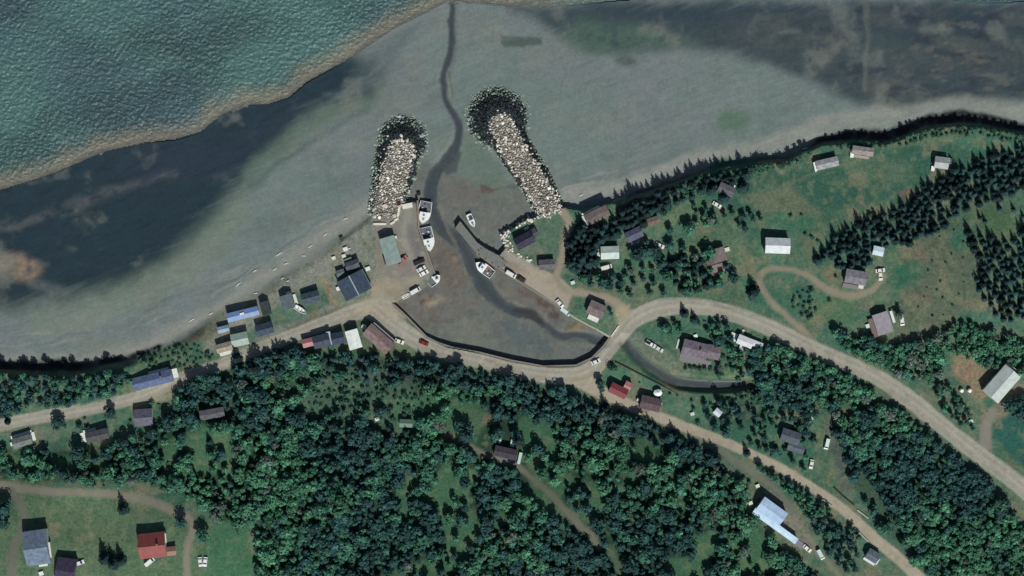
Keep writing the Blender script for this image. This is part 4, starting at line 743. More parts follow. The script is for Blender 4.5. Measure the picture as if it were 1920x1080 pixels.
# eastern pier: a finger of timber and concrete standing on the mud
pier_pts = [(854, 428), (863, 415), (895, 455), (910, 466), (935, 479), (950, 492), (940, 504), (893, 474)]
kk = PX * (H - 5.0) / H; pw = [((u - 960) * kk, (540 - v) * kk) for u, v in pier_pts]; c0 = (sum(p[0] for p in pw) / 8, sum(p[1] for p in pw) / 8)
e = bpy.data.objects.new('pier', None); COL.objects.link(e); e.location = (c0[0], c0[1], 1.2); tag(e, 'grey decked finger pier running north west from the eastern wharf yard', 'pier')
n = len(pw); pl = [(x - c0[0], y - c0[1]) for x, y in pw]
if sum(pl[i][0] * pl[(i + 1) % n][1] - pl[(i + 1) % n][0] * pl[i][1] for i in range(n)) < 0: pl = pl[::-1]
MB().add([(x, y, 0) for x, y in pl] + [(x, y, 3.65) for x, y in pl], [tuple(range(n))[::-1]] + [(i, (i + 1) % n, n + (i + 1) % n, n + i) for i in range(n)]).build('timber_crib', TIMB, e)
MB().add([(x * 1.01, y * 1.01, 3.65) for x, y in pl] + [(x * 1.01, y * 1.01, 3.95) for x, y in pl], [tuple(range(n))[::-1], tuple(range(n, 2 * n))] + [(i, (i + 1) % n, n + (i + 1) % n, n + i) for i in range(n)]).build('deck', mat('pier_deck', tuple(lin((112, 116, 112))), .9, .16, .8), e)
for i in range(n - 3):
    a, b = Vector(pl[i]), Vector(pl[i + 1]); L_ = (b - a).length; k = int(L_ / 3)
    for q in range(k): p = a.lerp(b, (q + .5) / k); b2 = MB(); b2.cyl(p.x * 1.03, p.y * 1.03, -1, .2, 5.6, 8); b2.build('pile', TIMB, e)
for p in ((.25, .3), (.6, -.2)): b = MB(); b.cyl(pl[0][0] * p[0], pl[0][1] * p[0], 3.95, .16, .5, 8); b.cyl(pl[0][0] * p[0], pl[0][1] * p[0], 4.45, .24, .1, 8); b.build('bollard', TYRE, e)

RAILM = mat('galvanised_rail', tuple(lin((176, 174, 156))), .6, .08, 2, metal=0)
def guard(pts, label):
    e = thing('guardrail', label, 'guardrail', pts[0][0], pts[0][1], 0, 'guardrails along the lower lane'); o = e.location; P = []
    for i in range(len(pts) - 1):
        for k in range(6): t = k / 6; P.append(P3(pts[i][0] + (pts[i + 1][0] - pts[i][0]) * t, pts[i][1] + (pts[i + 1][1] - pts[i][1]) * t) - o)
    P.append(P3(*pts[-1]) - o); b = MB()
    for i in range(len(P) - 1): 
        d = P[i + 1] - P[i]; b.box((P[i].x + P[i + 1].x) / 2, (P[i].y + P[i + 1].y) / 2, (P[i].z + P[i + 1].z) / 2 + .45, d.length, .5, .32, 0, math.atan2(d.y, d.x))
    b.build('rail', RAILM, e)
    for p in P[::2]: b = MB(); b.cyl(p.x, p.y, p.z - .6, .09, 1.1, 6); b.build('post', TIMB2, e)
guard([(1544, 937), (1560, 950)], 'short pale guardrail on the outer lane edge nearest the workshop')
guard([(1607, 956), (1628, 972)], 'pale guardrail on the inner lane edge past the dark roadside wall')
guard([(1602, 990), (1628, 1016)], 'longer pale guardrail on the outer lane edge above the little slate house')

# ------------------------------------------------------------------ bales, tanks, tent, drift logs, crates, blocks
for u, v, lab in ((1802, 732, 'white wrapped hay bale on bare earth, farther from the barn'), (1817, 732, 'white wrapped hay bale on bare earth, nearer the barn')):
    b = MB(); prof = [(.0, -.75), (.62, -.75), (.85, -.6), (.9, 0), (.85, .6), (.62, .75), (0, .75)]; n = 16; vs = []
    for r, y in prof[1:-1]: vs += [(r * math.cos(2 * math.pi * i / n) * 1.15, y * 1.15, 1.0 + r * math.sin(2 * math.pi * i / n) * 1.15) for i in range(n)]
    fs = [(a * n + i, a * n + (i + 1) % n, (a + 1) * n + (i + 1) % n, (a + 1) * n + i) for a in range(4) for i in range(n)] + [tuple(range(n))[::-1], tuple(range(4 * n, 5 * n))]
    b.add(vs, fs); e = thing('wrapped_bale', lab, 'bale', u, v, 30, 'wrapped bales by the barn'); b.build('wrap', cmat('bale_wrap', (232, 232, 214), rough=.45), e, True)
e = thing('garden_tent', 'round white tent with a peaked top beside the dark brown roofed house', 'tent', 1233, 736, 0)
b = MB(); n = 8
b.add([(2.1 * math.cos(2 * math.pi * i / n), 1.7 * math.sin(2 * math.pi * i / n), 2.1) for i in range(n)] + [(0, 0, 3.3)] , [(i, (i + 1) % n, n) for i in range(n)]); b.build('canopy', cmat('tent_cloth', (234, 240, 234), rough=.7), e)
for i in range(0, n, 2): b = MB(); b.cyl(1.95 * math.cos(2 * math.pi * i / n), 1.55 * math.sin(2 * math.pi * i / n), 0, .06, 2.1, 6); b.build('pole', TRIM, e)
b = MB(); b.box(.9, -1.2, -.6, 3.6, 2.4, .75); b.build('platform', cmat('painted_boards', (218, 224, 218)), e)
e = thing('water_tank', 'round pale green tank in front of the long brown barn', 'tank', 683, 613, 0)
b = MB(); b.cyl(0, 0, -.4, 1.25, 2.2, 18); b.build('tank_body', cmat('tank_paint', (150, 176, 160)), e); b = MB(); b.cyl(0, 0, 1.8, 1.3, .35, 18, 0, .3); b.build('tank_lid', cmat('tank_lid_paint', (196, 206, 196)), e)
e = thing('narrow_shed', 'narrow pale blue roofed lean-to between two dark slate roofed houses', 'shed', 618, 634, 80); gable(e, 0, 0, 6.2, 1.9, 3.0, 12, roofm((176, 200, 214), 'metal'), wallm(WHITEW), openings=False)
for i, (u, v, L, ang, lab) in enumerate([(712, 420, 25, 0, 'long white concrete beam lying on the western wharf grass'), (748, 395, 20, 100, 'upright pointing white concrete beam beside the breakwater foot'), (736, 418, 9, -30, 'short white concrete block next to the long white beam'), (743, 412, 9, -30, 'short white concrete block nearest the upright pointing beam'), (764, 386, 20, -12, 'pale concrete slab at the wharf corner by the northern boat')]):
    e = thing('concrete_block', lab, 'concrete block', u, v, ang, 'concrete blocks on the western wharf'); w = 4 if i < 4 else 9
    b = MB(); b.box(0, 0, -.5, L * PX, w * PX, 1.35, 0, 0, .96); b.build('block', cmat('pale_concrete', (214, 210, 196), rough=.85), e)
DRIFT = mat('bleached_driftwood', tuple(lin((204, 202, 190))), .85, .15, 3)
for i, (u, v, L, a) in enumerate([(524, 476, 14, -32), (570, 480, 7, 5), (537, 494, 9, -20), (478, 508, 9, -35), (447, 533, 12, -40), (515, 505, 8, -30), (396, 588, 10, -25), (360, 600, 12, -32), (582, 462, 9, -30), (655, 466, 6, -10), (625, 484, 6, -15), (610, 440, 8, -35), (648, 410, 9, -25), (540, 527, 6, -10), (480, 550, 6, 0), (530, 522, 7, -30), (1090, 366, 8, -20), (1150, 371, 7, -10), (1510, 279, 12, -12), (1365, 315, 10, -15)]):
    b = MB(); b.tube((-L * PX / 2, 0, .2), (0, .12, .28), .2, 7, 0, .26); b.tube((0, .12, .28), (L * PX / 2, -.05, .2), .26, 7, 0, .12); b.tube((L * .1 * PX, 0, .3), (L * .2 * PX, .5, .6), .1, 5, 0, .04)
    p = P3(u, v); o = b.build('driftwood_log', DRIFT); o.location = p; o.rotation_euler = (0, 0, -math.radians(a)); tag(o, 'bleached driftwood log stranded along the top of the beach', 'driftwood', 'driftwood along the beach tops')
CR = [(748, 382, (70, 30, 28), 'dark red crate at the root of the western breakwater'), (690, 504, WH, 'white bin on the grass edge east of the large slate building'), (635, 541, WH, 'white bin at the west corner of the large slate building'), (645, 480, (200, 204, 196), 'pale crate on the beach edge, east of its neighbour'), (626, 484, (208, 212, 206), 'pale crate on the beach edge, west of its neighbour'),
      (648, 467, WH, 'white crate alone on the beach north of the slate building'), (707, 786, (206, 218, 210), 'pale bin in the grassy forest clearing'), (1074, 530, (200, 216, 206), 'pale bin under the trees beside the dirt lane'), (1304, 630, (206, 226, 216), 'small white bin on the lawn behind the large brown grey house'), (1627, 611, WH, 'square white box beside the grey pink roofed house'),
      (1820, 790, (190, 216, 200), 'pale green bin at the hedge end by the barn drive'), (1525, 783, (200, 216, 204), 'pale crate on the lawn north of the slate grey house'), (1298, 776, (188, 206, 196), 'pale crate by the bushes west of the small white shed'), (1420, 911, (206, 216, 198), 'pale bin at the north corner of the blue roofed workshop'), (1407, 943, (206, 220, 206), 'pale bin at the west corner of the blue roofed workshop'), (722, 386, (200, 190, 176), 'beige crate on the sand west of the breakwater root'), (785, 363, (34, 24, 24), 'black float box on the creek edge by the northern boat'), (78, 1075, WH, 'white box in front of the tall slate blue roofed house'), (640, 447, (60, 62, 60), 'dark crate on the upper beach near the wharf')]
for u, v, c, lab in CR:
    s = 1.9 if c == WH else 1.6; nm = lab.split(' ')
    kind = 'crate' if 'crate' in nm else 'storage_bin' if 'bin' in nm else 'storage_box'
    e = thing(kind, lab, kind.replace('_', ' '), u, v, -20); b = MB(); b.box(0, 0, -.3, s, s * .8, 1.2, 0, 0, 1.06); b.build('body', cmat('painted_plastic', c, rough=.6), e); b = MB(); b.box(0, 0, .9, s * 1.14, s * .94, .12); b.build('lid', cmat('painted_plastic', c, rough=.6), e)

# ------------------------------------------------------------------ leaves, trees and bushes
def ico(sub):
    import bmesh
    bm = bmesh.new(); bmesh.ops.create_icosphere(bm, subdivisions=sub, radius=1); v = np.array([x.co[:] for x in bm.verts]); f = np.array([[q.index for q in x.verts] for x in bm.faces]); bm.free(); return v, f
I1 = ico(1); I2 = ico(2)
def leaf_quads(cent, norm, size, rs, asp=.75):
    n = len(cent); norm = norm / np.linalg.norm(norm, axis=1)[:, None]
    a = np.cross(norm, rs.normal(size=(n, 3))); a /= np.linalg.norm(a, axis=1)[:, None]; b = np.cross(norm, a)
    s = size[:, None]; v = np.stack([cent - a * s - b * s * asp * .3, cent + b * s * -asp, cent + a * s, cent + b * s * asp], 1)
    return v.reshape(-1, 3), np.arange(n * 4).reshape(n, 4)
def broadleaf(seed, R=2.6, hgt=5.5, nclump=17, per=17):
    rs = np.random.RandomState(seed); c0 = np.array([0, 0, hgt - R * 1.05])
    d = rs.normal(size=(nclump, 3)); d[:, 2] = np.abs(d[:, 2]) * .9 - .15; d /= np.linalg.norm(d, axis=1)[:, None]
    cc = c0 + d * R * np.array([.72, .72, .8]) * rs.uniform(.6, 1.12, (nclump, 1)); cr = R * rs.uniform(.26, .46, nclump); ct = rs.uniform(.7, 1.3, nclump)
    cs, ns, ts, sz = [], [], [], []
    for i in range(nclump):
        q = rs.normal(size=(per, 3)); q /= np.linalg.norm(q, axis=1)[:, None]; q[:, 2] = np.where(q[:, 2] < -.3, -q[:, 2], q[:, 2])
        cs.append(cc[i] + q * cr[i]); ns.append(q + rs.normal(size=(per, 3)) * .45 + d[i] * .3); ts.append(ct[i] * rs.uniform(.75, 1.25, per)); sz.append(rs.uniform(.16, .26, per) * R * .85)
    v, f = leaf_quads(np.concatenate(cs), np.concatenate(ns), np.concatenate(sz), rs)
    t = np.repeat(np.concatenate(ts), 4)
    iv, jf = I1; core = iv * np.array([R * .62, R * .62, R * .7]) * rs.uniform(.85, 1.1, (len(iv), 1)) + c0
    cq = np.concatenate([jf, jf[:, 2:3]], 1) + len(v)
    return np.concatenate([v, core]), np.concatenate([f, cq]), np.concatenate([t, np.full(len(iv), .7)])
def spruce(seed, R=1.7, hgt=6.6, tiers=9):
    rs = np.random.RandomState(seed); cs, ns, ss = [], [], []
    for k in range(tiers):
        t = k / (tiers - 1); z = hgt * (.12 + .84 * t); r = R * (1 - t) ** .85 + .12; m = max(5, int(11 * (1 - t) + 4))
        for i in range(m):
            a = 2 * math.pi * (i + rs.rand()) / m
            for q in (.5, .92):
                rr = r * q * rs.uniform(.8, 1.15); cs.append((rr * math.cos(a), rr * math.sin(a), z - rr * .32 + rs.normal() * .1)); ns.append((math.cos(a) * .75 + rs.normal() * .25, math.sin(a) * .75 + rs.normal() * .25, .8)); ss.append(.22 + r * .2)
    cs = np.array(cs); v, f = leaf_quads(cs, np.array(ns), np.array(ss), rs, .6); t = np.repeat(rs.uniform(.65, 1.35, len(cs)), 4)
    n = 7; core = [(R * .6 * math.cos(2 * math.pi * i / n), R * .6 * math.sin(2 * math.pi * i / n), hgt * .1) for i in range(n)] + [(0, 0, hgt)] ; b = len(v)
    return np.concatenate([v, core]), np.concatenate([f, np.array([(b + i, b + (i + 1) % n, b + n, b + n) for i in range(n)])]), np.concatenate([t, np.full(n + 1, .7)])
def clean(f):
    return f
def trunk(hgt, r, seed):
    rs = random.Random(seed); b = MB(); b.tube((0, 0, -.6), (0.05, .05, hgt * .55), r, 7, 0, r * .55)
    for k in range(4):
        a = k * 1.6 + rs.random(); z = hgt * rs.uniform(.32, .5); b.tube((0, 0, z), (math.cos(a) * hgt * .2, math.sin(a) * hgt * .2, z + hgt * .25), r * .45, 5, 0, r * .15)
    return b
BARK = mat('bark', (.09, .07, .055), .95, .25, 3)
LEAF = mat('broad_leaves', (.042, .138, .092), .75, .22, .35, .25, attr='tint', rand=.22); LEAF2 = mat('bright_leaves', (.060, .185, .106), .75, .2, .35, .25, attr='tint', rand=.2)
LEAF3 = mat('blue_green_leaves', (.026, .082, .076), .75, .2, .35, .25, attr='tint', rand=.25); LEAF4 = mat('greyish_leaves', (.085, .125, .105), .8, .2, .35, .25, attr='tint', rand=.2)
TONES = [LEAF, LEAF2, LEAF3, LEAF4]
EDGE = [(330, 712), (480, 660), (640, 655), (800, 668), (1000, 714), (1230, 795), (1345, 850), (1340, 885), (1200, 826), (1000, 752), (800, 712), (640, 692), (480, 702), (340, 744)]
def tone(kind, u, v):
    """which leaf colour grows here: species come in drifts"""
    if kind != 'broadleaf': return 0
    if sdpoly(np.array([u]), np.array([v]), EDGE)[0] > 0 and rnd.random() < .85: return 2
    q = float(fbm(np.array([u]), np.array([v]), 130, 7, 3)[0]) + rnd.uniform(-.16, .16)
    return 2 if q < .44 else 0 if q < .56 else 3 if rnd.random() < .12 else 1
NEED = mat('spruce_needles', (.017, .044, .045), .85, .25, .4, .15, attr='tint', rand=.55); BUSH = mat('bush_leaves', (.046, .118, .082), .8, .25, .4, .2, attr='tint', rand=.42)

def tri_fix(v, f):
    """array of quads in which triangles repeat their last vertex -> list of clean faces"""
    return [tuple(q) if q[2] != q[3] else tuple(q[:3]) for q in f.tolist()]
KINDS = {'broadleaf': [broadleaf(100 + i) for i in range(9)], 'spruce': [spruce(200 + i) for i in range(7)], 'bush': [broadleaf(300 + i, 1.25, 1.9, 8, 13) for i in range(6)]}
KM = {'broadleaf': LEAF, 'spruce': NEED, 'bush': BUSH}
PROTO = {}
for k, lst in KINDS.items():
    PROTO[k] = []
    for i, (v, f, t) in enumerate(lst):
        me = bpy.data.meshes.new(k + '_crown'); me.from_pydata(v.tolist(), [], tri_fix(v, f)); me.update(); me.materials.append(KM[k])
        a = me.color_attributes.new('tint', 'FLOAT_COLOR', 'POINT'); a.data.foreach_set('color', np.repeat(np.concatenate([np.repeat(t[:, None], 3, 1), np.ones((len(t), 1))], 1), 1, 0).astype(np.float32).ravel())
        tb = trunk({'broadleaf': 5.5, 'spruce': 6.6, 'bush': 1.8}[k], {'broadleaf': .2, 'spruce': .17, 'bush': .07}[k], i)
        tm = bpy.data.meshes.new(k + '_trunk'); tm.from_pydata(tb.v, [], tb.f); tm.update(); tm.materials.append(BARK)
        meshes = [me]
        if k == 'broadleaf':
            for q in TONES[1:]: m2 = me.copy(); m2.materials.clear(); m2.materials.append(q); meshes.append(m2)
        PROTO[k].append((meshes, tm))
RADI = {'broadleaf': 2.6, 'spruce': 1.7, 'bush': 1.25}; NAMES = {'broadleaf': 'broadleaf_tree', 'spruce': 'spruce_tree', 'bush': 'bush'}
def plant(kind, p, s, sz, rot, label, group, tn=0):
    e = bpy.data.objects.new(NAMES[kind], None); COL.objects.link(e); e.location = p; e.scale = (s, s, sz); e.rotation_euler = (0, 0, rot); e.empty_display_size = .3
    e['label'] = label; e['category'] = 'bush' if kind == 'bush' else 'tree'; e['group'] = group
    ms, tm = PROTO[kind][rnd.randrange(len(PROTO[kind]))]; me = ms[tn]
    for nm, d in (('crown' if kind != 'bush' else 'foliage', me), ('trunk' if kind != 'bush' else 'stems', tm)):
        o = bpy.data.objects.new(nm, d); COL.objects.link(o); o.parent = e
def ok_mask(u, v, keep):
    """places where nothing may grow: roads, tracks, yards, water, buildings"""
    i = np.clip(np.searchsorted(va, v), 0, nr - 1); j = np.clip(np.searchsorted(ua, u), 0, ncol - 1)
    m = (CLS[i, j] == 0)
    for k in range(8):
        a = k * math.pi / 4; i2 = np.clip(np.searchsorted(va, v + keep * math.sin(a)), 0, nr - 1); j2 = np.clip(np.searchsorted(ua, u + keep * math.cos(a)), 0, ncol - 1)
        m &= ~np.isin(CLS[i2, j2], (4, 5, 7))
    for b in BLD:
        a = math.radians(b[7]); du, dv = u - b[3], v - b[4]; x = du * math.cos(a) + dv * math.sin(a); y = -du * math.sin(a) + dv * math.cos(a)
        m &= ~((np.abs(x) < b[5] / 2 + keep) & (np.abs(y) < b[6] / 2 + keep))
    return m
SPOTS = []   # kind, u, v, radius (px), label, group
def scatter(pts, kind, space, rmin, rmax, label, group, dens=1.0, keep=7, holes=(), noise=None):
    p = np.asarray(pts, float); area = (p[:, 0].max() - p[:, 0].min()) * (p[:, 1].max() - p[:, 1].min())
    n = int(area / space ** 2 * 7); u = nrs.uniform(p[:, 0].min(), p[:, 0].max(), n); v = nrs.uniform(p[:, 1].min(), p[:, 1].max(), n)
    m = (sdpoly(u, v, pts) > 0) & ok_mask(u, v, keep)
    for h, dn in holes: m &= ~((sdpoly(u, v, h) > 0) & (dn == 0))
    if noise: m &= fbm(u, v, noise[0], noise[2], 3) > noise[1]
    u, v = u[m], v[m]; cell = {}; got = []
    for a, b in zip(u, v):
        sp = space * (.8 + .4 * rnd.random()); ci, cj = int(a // space), int(b // space); good = True
        for i in (-1, 0, 1):
            for j in (-1, 0, 1):
                for (x, y) in cell.get((ci + i, cj + j), ()):
                    if (x - a) ** 2 + (y - b) ** 2 < sp * sp * .8: good = False
        if good: cell.setdefault((ci, cj), []).append((a, b)); got.append((a, b))
    for a, b in got:
        q = dens * (.3 if pts is FOREST and fbm(np.array([a]), np.array([b]), 85, 211, 3)[0] > .62 else 1)
        for h, dn in holes:
            if sdpoly(np.array([a]), np.array([b]), h)[0] > 0: q = dn
        if rnd.random() < q: SPOTS.append((kind, a, b, (rmin + (rmax - rmin) * rnd.random() ** 2.0) * (1.25 if rnd.random() < .05 else 1), label, group))
CLEAR = [(560, 690), (640, 675), (780, 690), (830, 710), (800, 770), (775, 815), (730, 800), (640, 800), (590, 790), (540, 745)]
LINE = [(975, 795), (1050, 834), (1110, 880), (1190, 930), (1186, 942), (1105, 893), (1045, 846), (975, 806)]; BLOT = [(840, 800), (870, 760), (905, 762), (945, 790), (990, 840), (985, 870), (930, 870), (880, 845), (840, 825)]
TRK = [(985, 868), (1050, 930), (1100, 975), (1135, 1020), (1128, 1045), (1100, 1020), (1060, 970), (1010, 925), (960, 890)]; DIAG = [(1135, 1030), (1165, 1050), (1190, 1090), (1150, 1090)]
G1 = ('broadleaf', 'round green broadleaf tree in the dense forest south of the road', 'broadleaf trees of the southern forest')
scatter(FOREST, G1[0], 12.8, 5.2, 15.5, G1[1], G1[2], 1, 8, [(CLEAR, .16), (LINE, 0), (BLOT, .12), (TRK, 0), (DIAG, .1)])
scatter(FOREST, 'spruce', 30, 6, 9, 'dark narrow spruce among the broadleaf trees of the southern forest', 'spruces in the southern forest', .5, 8, [(CLEAR, .15), (LINE, 0), (BLOT, 0)], (120, .52, 5))
scatter(EDGE, 'spruce', 15, 6, 9, 'dark spruce in the forest fringe along the gravel road', 'spruces of the forest fringe', .55, 8)
scatter([(0, 703), (150, 705), (232, 694), (252, 706), (240, 738), (200, 748), (70, 768), (0, 780)], 'broadleaf', 14, 6.5, 10, 'broadleaf tree in the belt between the western beach and the road', 'broadleaf trees of the western shore belt', 1, 6)
scatter([(250, 668), (300, 654), (360, 644), (400, 660), (400, 672), (340, 690), (320, 690), (280, 690)], 'bush', 9, 3.5, 6, 'bush on the slope between the western beach and the slate blue house', 'bushes of the western shore slope', 1, 6)
scatter([(1562, 790), (1640, 755), (1700, 775), (1750, 830), (1820, 880), (1890, 950), (1925, 1010), (1925, 1085), (1745, 1085), (1650, 985), (1600, 910)], 'broadleaf', 11, 5.5, 13, 'broadleaf tree in the wood between the lower lane and the eastern road', 'broadleaf trees between the two roads', 1, 7, [([(1585, 880), (1620, 890), (1720, 1040), (1690, 1050)], .2)])
scatter([(1400, 655), (1480, 650), (1600, 705), (1640, 740), (1570, 780), (1500, 780), (1440, 750), (1410, 700)], 'broadleaf', 11, 5.5, 12, 'broadleaf tree below the eastern road bend near the upper creek', 'broadleaf trees by the upper creek', .95, 7)
scatter([(1280, 850), (1340, 868), (1410, 905), (1400, 925), (1330, 880)], 'bush', 10, 4, 6, 'bush on the bank below the lower lane', 'bushes below the lower lane', 1, 5)
scatter([(1390, 858), (1440, 884), (1520, 925), (1560, 960), (1560, 1000), (1530, 1000), (1500, 950), (1440, 905)], 'broadleaf', 10.5, 5, 9, 'small broadleaf tree between the lower lane and the workshop drive', 'trees between lane and workshop', 1, 7)
scatter([(1540, 990), (1600, 985), (1620, 1030), (1600, 1075), (1560, 1060)], 'broadleaf', 14, 6, 9, 'broadleaf tree beside the pale van south of the workshop', 'trees south of the workshop', 1, 7)
G5 = ('spruce', 'dark spruce in the dense stand north of the looped drive', 'spruces of the northern stand')
scatter([(1548, 470), (1570, 436), (1640, 410), (1700, 385), (1730, 350), (1790, 318), (1860, 292), (1925, 272), (1925, 352), (1860, 380), (1800, 398), (1770, 430), (1700, 460), (1660, 462), (1620, 500), (1560, 500), (1530, 490)], G5[0], 11.5, 5.5, 8.5, G5[1], G5[2], 1, 5, [([(1640, 455), (1660, 455), (1665, 500), (1640, 500)], 0), ([(1760, 380), (1800, 370), (1790, 395)], .2)])
scatter([(1812, 432), (1840, 440), (1880, 450), (1925, 420), (1925, 610), (1880, 600), (1850, 580), (1828, 530), (1835, 490)], 'spruce', 11.5, 5, 8, 'dark spruce in the plantation at the east edge', 'spruces of the eastern plantation', .95, 5)
scatter([(1820, 400), (1870, 375), (1925, 370), (1925, 420), (1870, 400), (1840, 425)], 'spruce', 14, 4, 6, 'young spruce on the grass between the two spruce stands', 'young spruces on the eastern grass', .6, 5)
scatter([(1735, 640), (1800, 605), (1880, 625), (1925, 650), (1925, 700), (1840, 690), (1790, 665), (1760, 668)], 'broadleaf', 11, 5, 11, 'broadleaf tree in the copse north of the bare earth', 'broadleaf trees of the eastern copse', 1, 6)
scatter([(1565, 620), (1610, 630), (1660, 650), (1740, 640), (1765, 680), (1765, 705), (1700, 712), (1620, 670), (1570, 645)], 'broadleaf', 11, 6, 12, 'broadleaf tree on the uphill side of the eastern road', 'broadleaf trees above the eastern road', 1, 7)
scatter([(1735, 705), (1790, 735), (1830, 800), (1810, 810), (1760, 760)], 'broadleaf', 13, 5, 8, 'small broadleaf tree in the line between eastern road and barn drive', 'trees along the barn drive', .9, 6)
G9 = ('spruce', 'tall dark spruce in the belt along the eastern beach', 'tall spruces of the eastern beach belt')
scatter([(1064, 440), (1090, 424), (1150, 416), (1180, 385), (1240, 362), (1256, 392), (1200, 424), (1160, 440), (1125, 452), (1116, 490), (1100, 520), (1068, 506)], G9[0], 10.5, 7.5, 11.5, G9[1], G9[2], 1, 6)
scatter([(1260, 352), (1320, 330), (1400, 314), (1470, 305), (1520, 284), (1500, 304), (1420, 326), (1340, 350), (1280, 372)], 'bush', 8, 4.5, 8, 'dark wind cut bush on the bluff above the eastern beach', 'bushes on the shore bluff', 1, 5)
scatter([(1250, 356), (1330, 330), (1400, 316), (1400, 340), (1340, 362), (1270, 384)], 'spruce', 11, 6, 9, 'dark wind cut spruce on the bluff above the eastern beach', 'spruces on the shore bluff', .8, 5)
scatter([(1530, 272), (1600, 268), (1680, 262), (1735, 244), (1800, 237), (1860, 244), (1925, 255), (1925, 272), (1850, 258), (1780, 252), (1700, 272), (1580, 280)], 'bush', 9, 4, 6.5, 'dark bush on the crest of the north eastern bluff', 'bushes on the north eastern bluff', 1, 5)
scatter([(1090, 520), (1140, 512), (1200, 500), (1260, 490), (1330, 500), (1380, 520), (1330, 545), (1250, 552), (1180, 555), (1120, 545)], 'broadleaf', 17, 6, 13, 'broadleaf tree on the slope north of the paved bend', 'broadleaf trees north of the bend', .95, 7)
scatter([(1250, 480), (1330, 470), (1380, 505), (1380, 530), (1300, 545), (1240, 540)], 'spruce', 15, 6, 9, 'dark spruce among the broadleaf trees north of the paved bend', 'spruces north of the bend', .7, 7)
scatter([(1400, 715), (1470, 700), (1500, 740), (1440, 760), (1380, 742)], 'bush', 9, 4, 8, 'bush crowding the upper creek where it vanishes under trees', 'bushes crowding the upper creek', 1, 3)
scatter([(1160, 690), (1260, 735), (1290, 752), (1260, 752), (1170, 705)], 'bush', 16, 2.5, 4, 'small bush behind the creek wall', 'bushes behind the creek wall', .6, 3)
scatter([(1240, 430), (1300, 420), (1330, 450), (1330, 500), (1280, 500), (1250, 490)], 'broadleaf', 25, 8, 14, 'broadleaf tree in the gardens west of the stepped brown house', 'broadleaf garden trees', .8, 7)
scatter([(1300, 382), (1350, 395), (1400, 400), (1440, 412), (1410, 430), (1360, 430), (1300, 420)], 'broadleaf', 14, 5, 8, 'broadleaf tree in the hedge line south of the mown field', 'hedge line trees', .9, 6, (), (40, .42, 9))
scatter([(1480, 402), (1560, 402), (1640, 380), (1660, 390), (1580, 430), (1540, 460), (1500, 470), (1490, 430)], 'bush', 15, 4, 7, 'bush along the south edge of the mown field', 'bushes along the mown field', .7, 6, (), (50, .5, 8))
scatter([(1490, 545), (1520, 540), (1530, 580), (1520, 600), (1485, 580)], 'bush', 9, 4, 6.5, 'bush inside the looped drive', 'bushes inside the looped drive', 1, 5)
scatter([(1770, 420), (1830, 440), (1830, 560), (1760, 600), (1720, 580), (1740, 500)], 'bush', 22, 2.2, 3.6, 'tiny dark bush on the rough pasture', 'bushes on the rough pasture', .7, 5)
scatter([(1240, 600), (1320, 592), (1400, 625), (1420, 680), (1400, 710), (1340, 690), (1360, 650), (1300, 625), (1260, 640)], 'bush', 13, 3.5, 6.5, 'garden bush around the large brown grey house', 'garden bushes by the upper creek', .8, 6, (), (40, .46, 4))
scatter([(1236, 606), (1320, 594), (1385, 615), (1430, 655), (1440, 705), (1380, 712), (1330, 700), (1370, 670), (1340, 628), (1280, 620), (1260, 645)], 'broadleaf', 15, 6, 11, 'broadleaf garden tree around the large brown grey house', 'garden trees by the upper creek', .7, 6)
scatter([(1290, 765), (1360, 750), (1440, 760), (1530, 790), (1540, 870), (1510, 885), (1420, 850), (1320, 812)], 'broadleaf', 17, 5.5, 10, 'broadleaf tree on the lawns north of the lower lane', 'trees north of the lower lane', .6, 7)
scatter([(1290, 750), (1400, 745), (1480, 780), (1540, 870), (1500, 880), (1400, 840), (1310, 805)], 'bush', 15, 3.5, 7.5, 'bush on the lawns north of the lower lane', 'bushes north of the lower lane', .7, 7, (), (50, .5, 3))
scatter([(0, 870), (240, 870), (330, 925), (60, 900)], 'bush', 14, 3, 6, 'bush along the forest edge above the south west track', 'bushes above the south west track', .8, 5)
scatter([(550, 690), (640, 674), (780, 690), (830, 712), (795, 790), (620, 800), (560, 760)], 'bush', 10, 3, 7.5, 'bush in the grassy clearing of the southern forest', 'bushes in the forest clearing', .8, 6)
scatter([(60, 790), (150, 780), (260, 765), (330, 740), (340, 760), (240, 800), (120, 808)], 'bush', 15, 3.5, 7, 'garden bush south of the western road', 'garden bushes of the western road', .7, 6, (), (45, .48, 12))
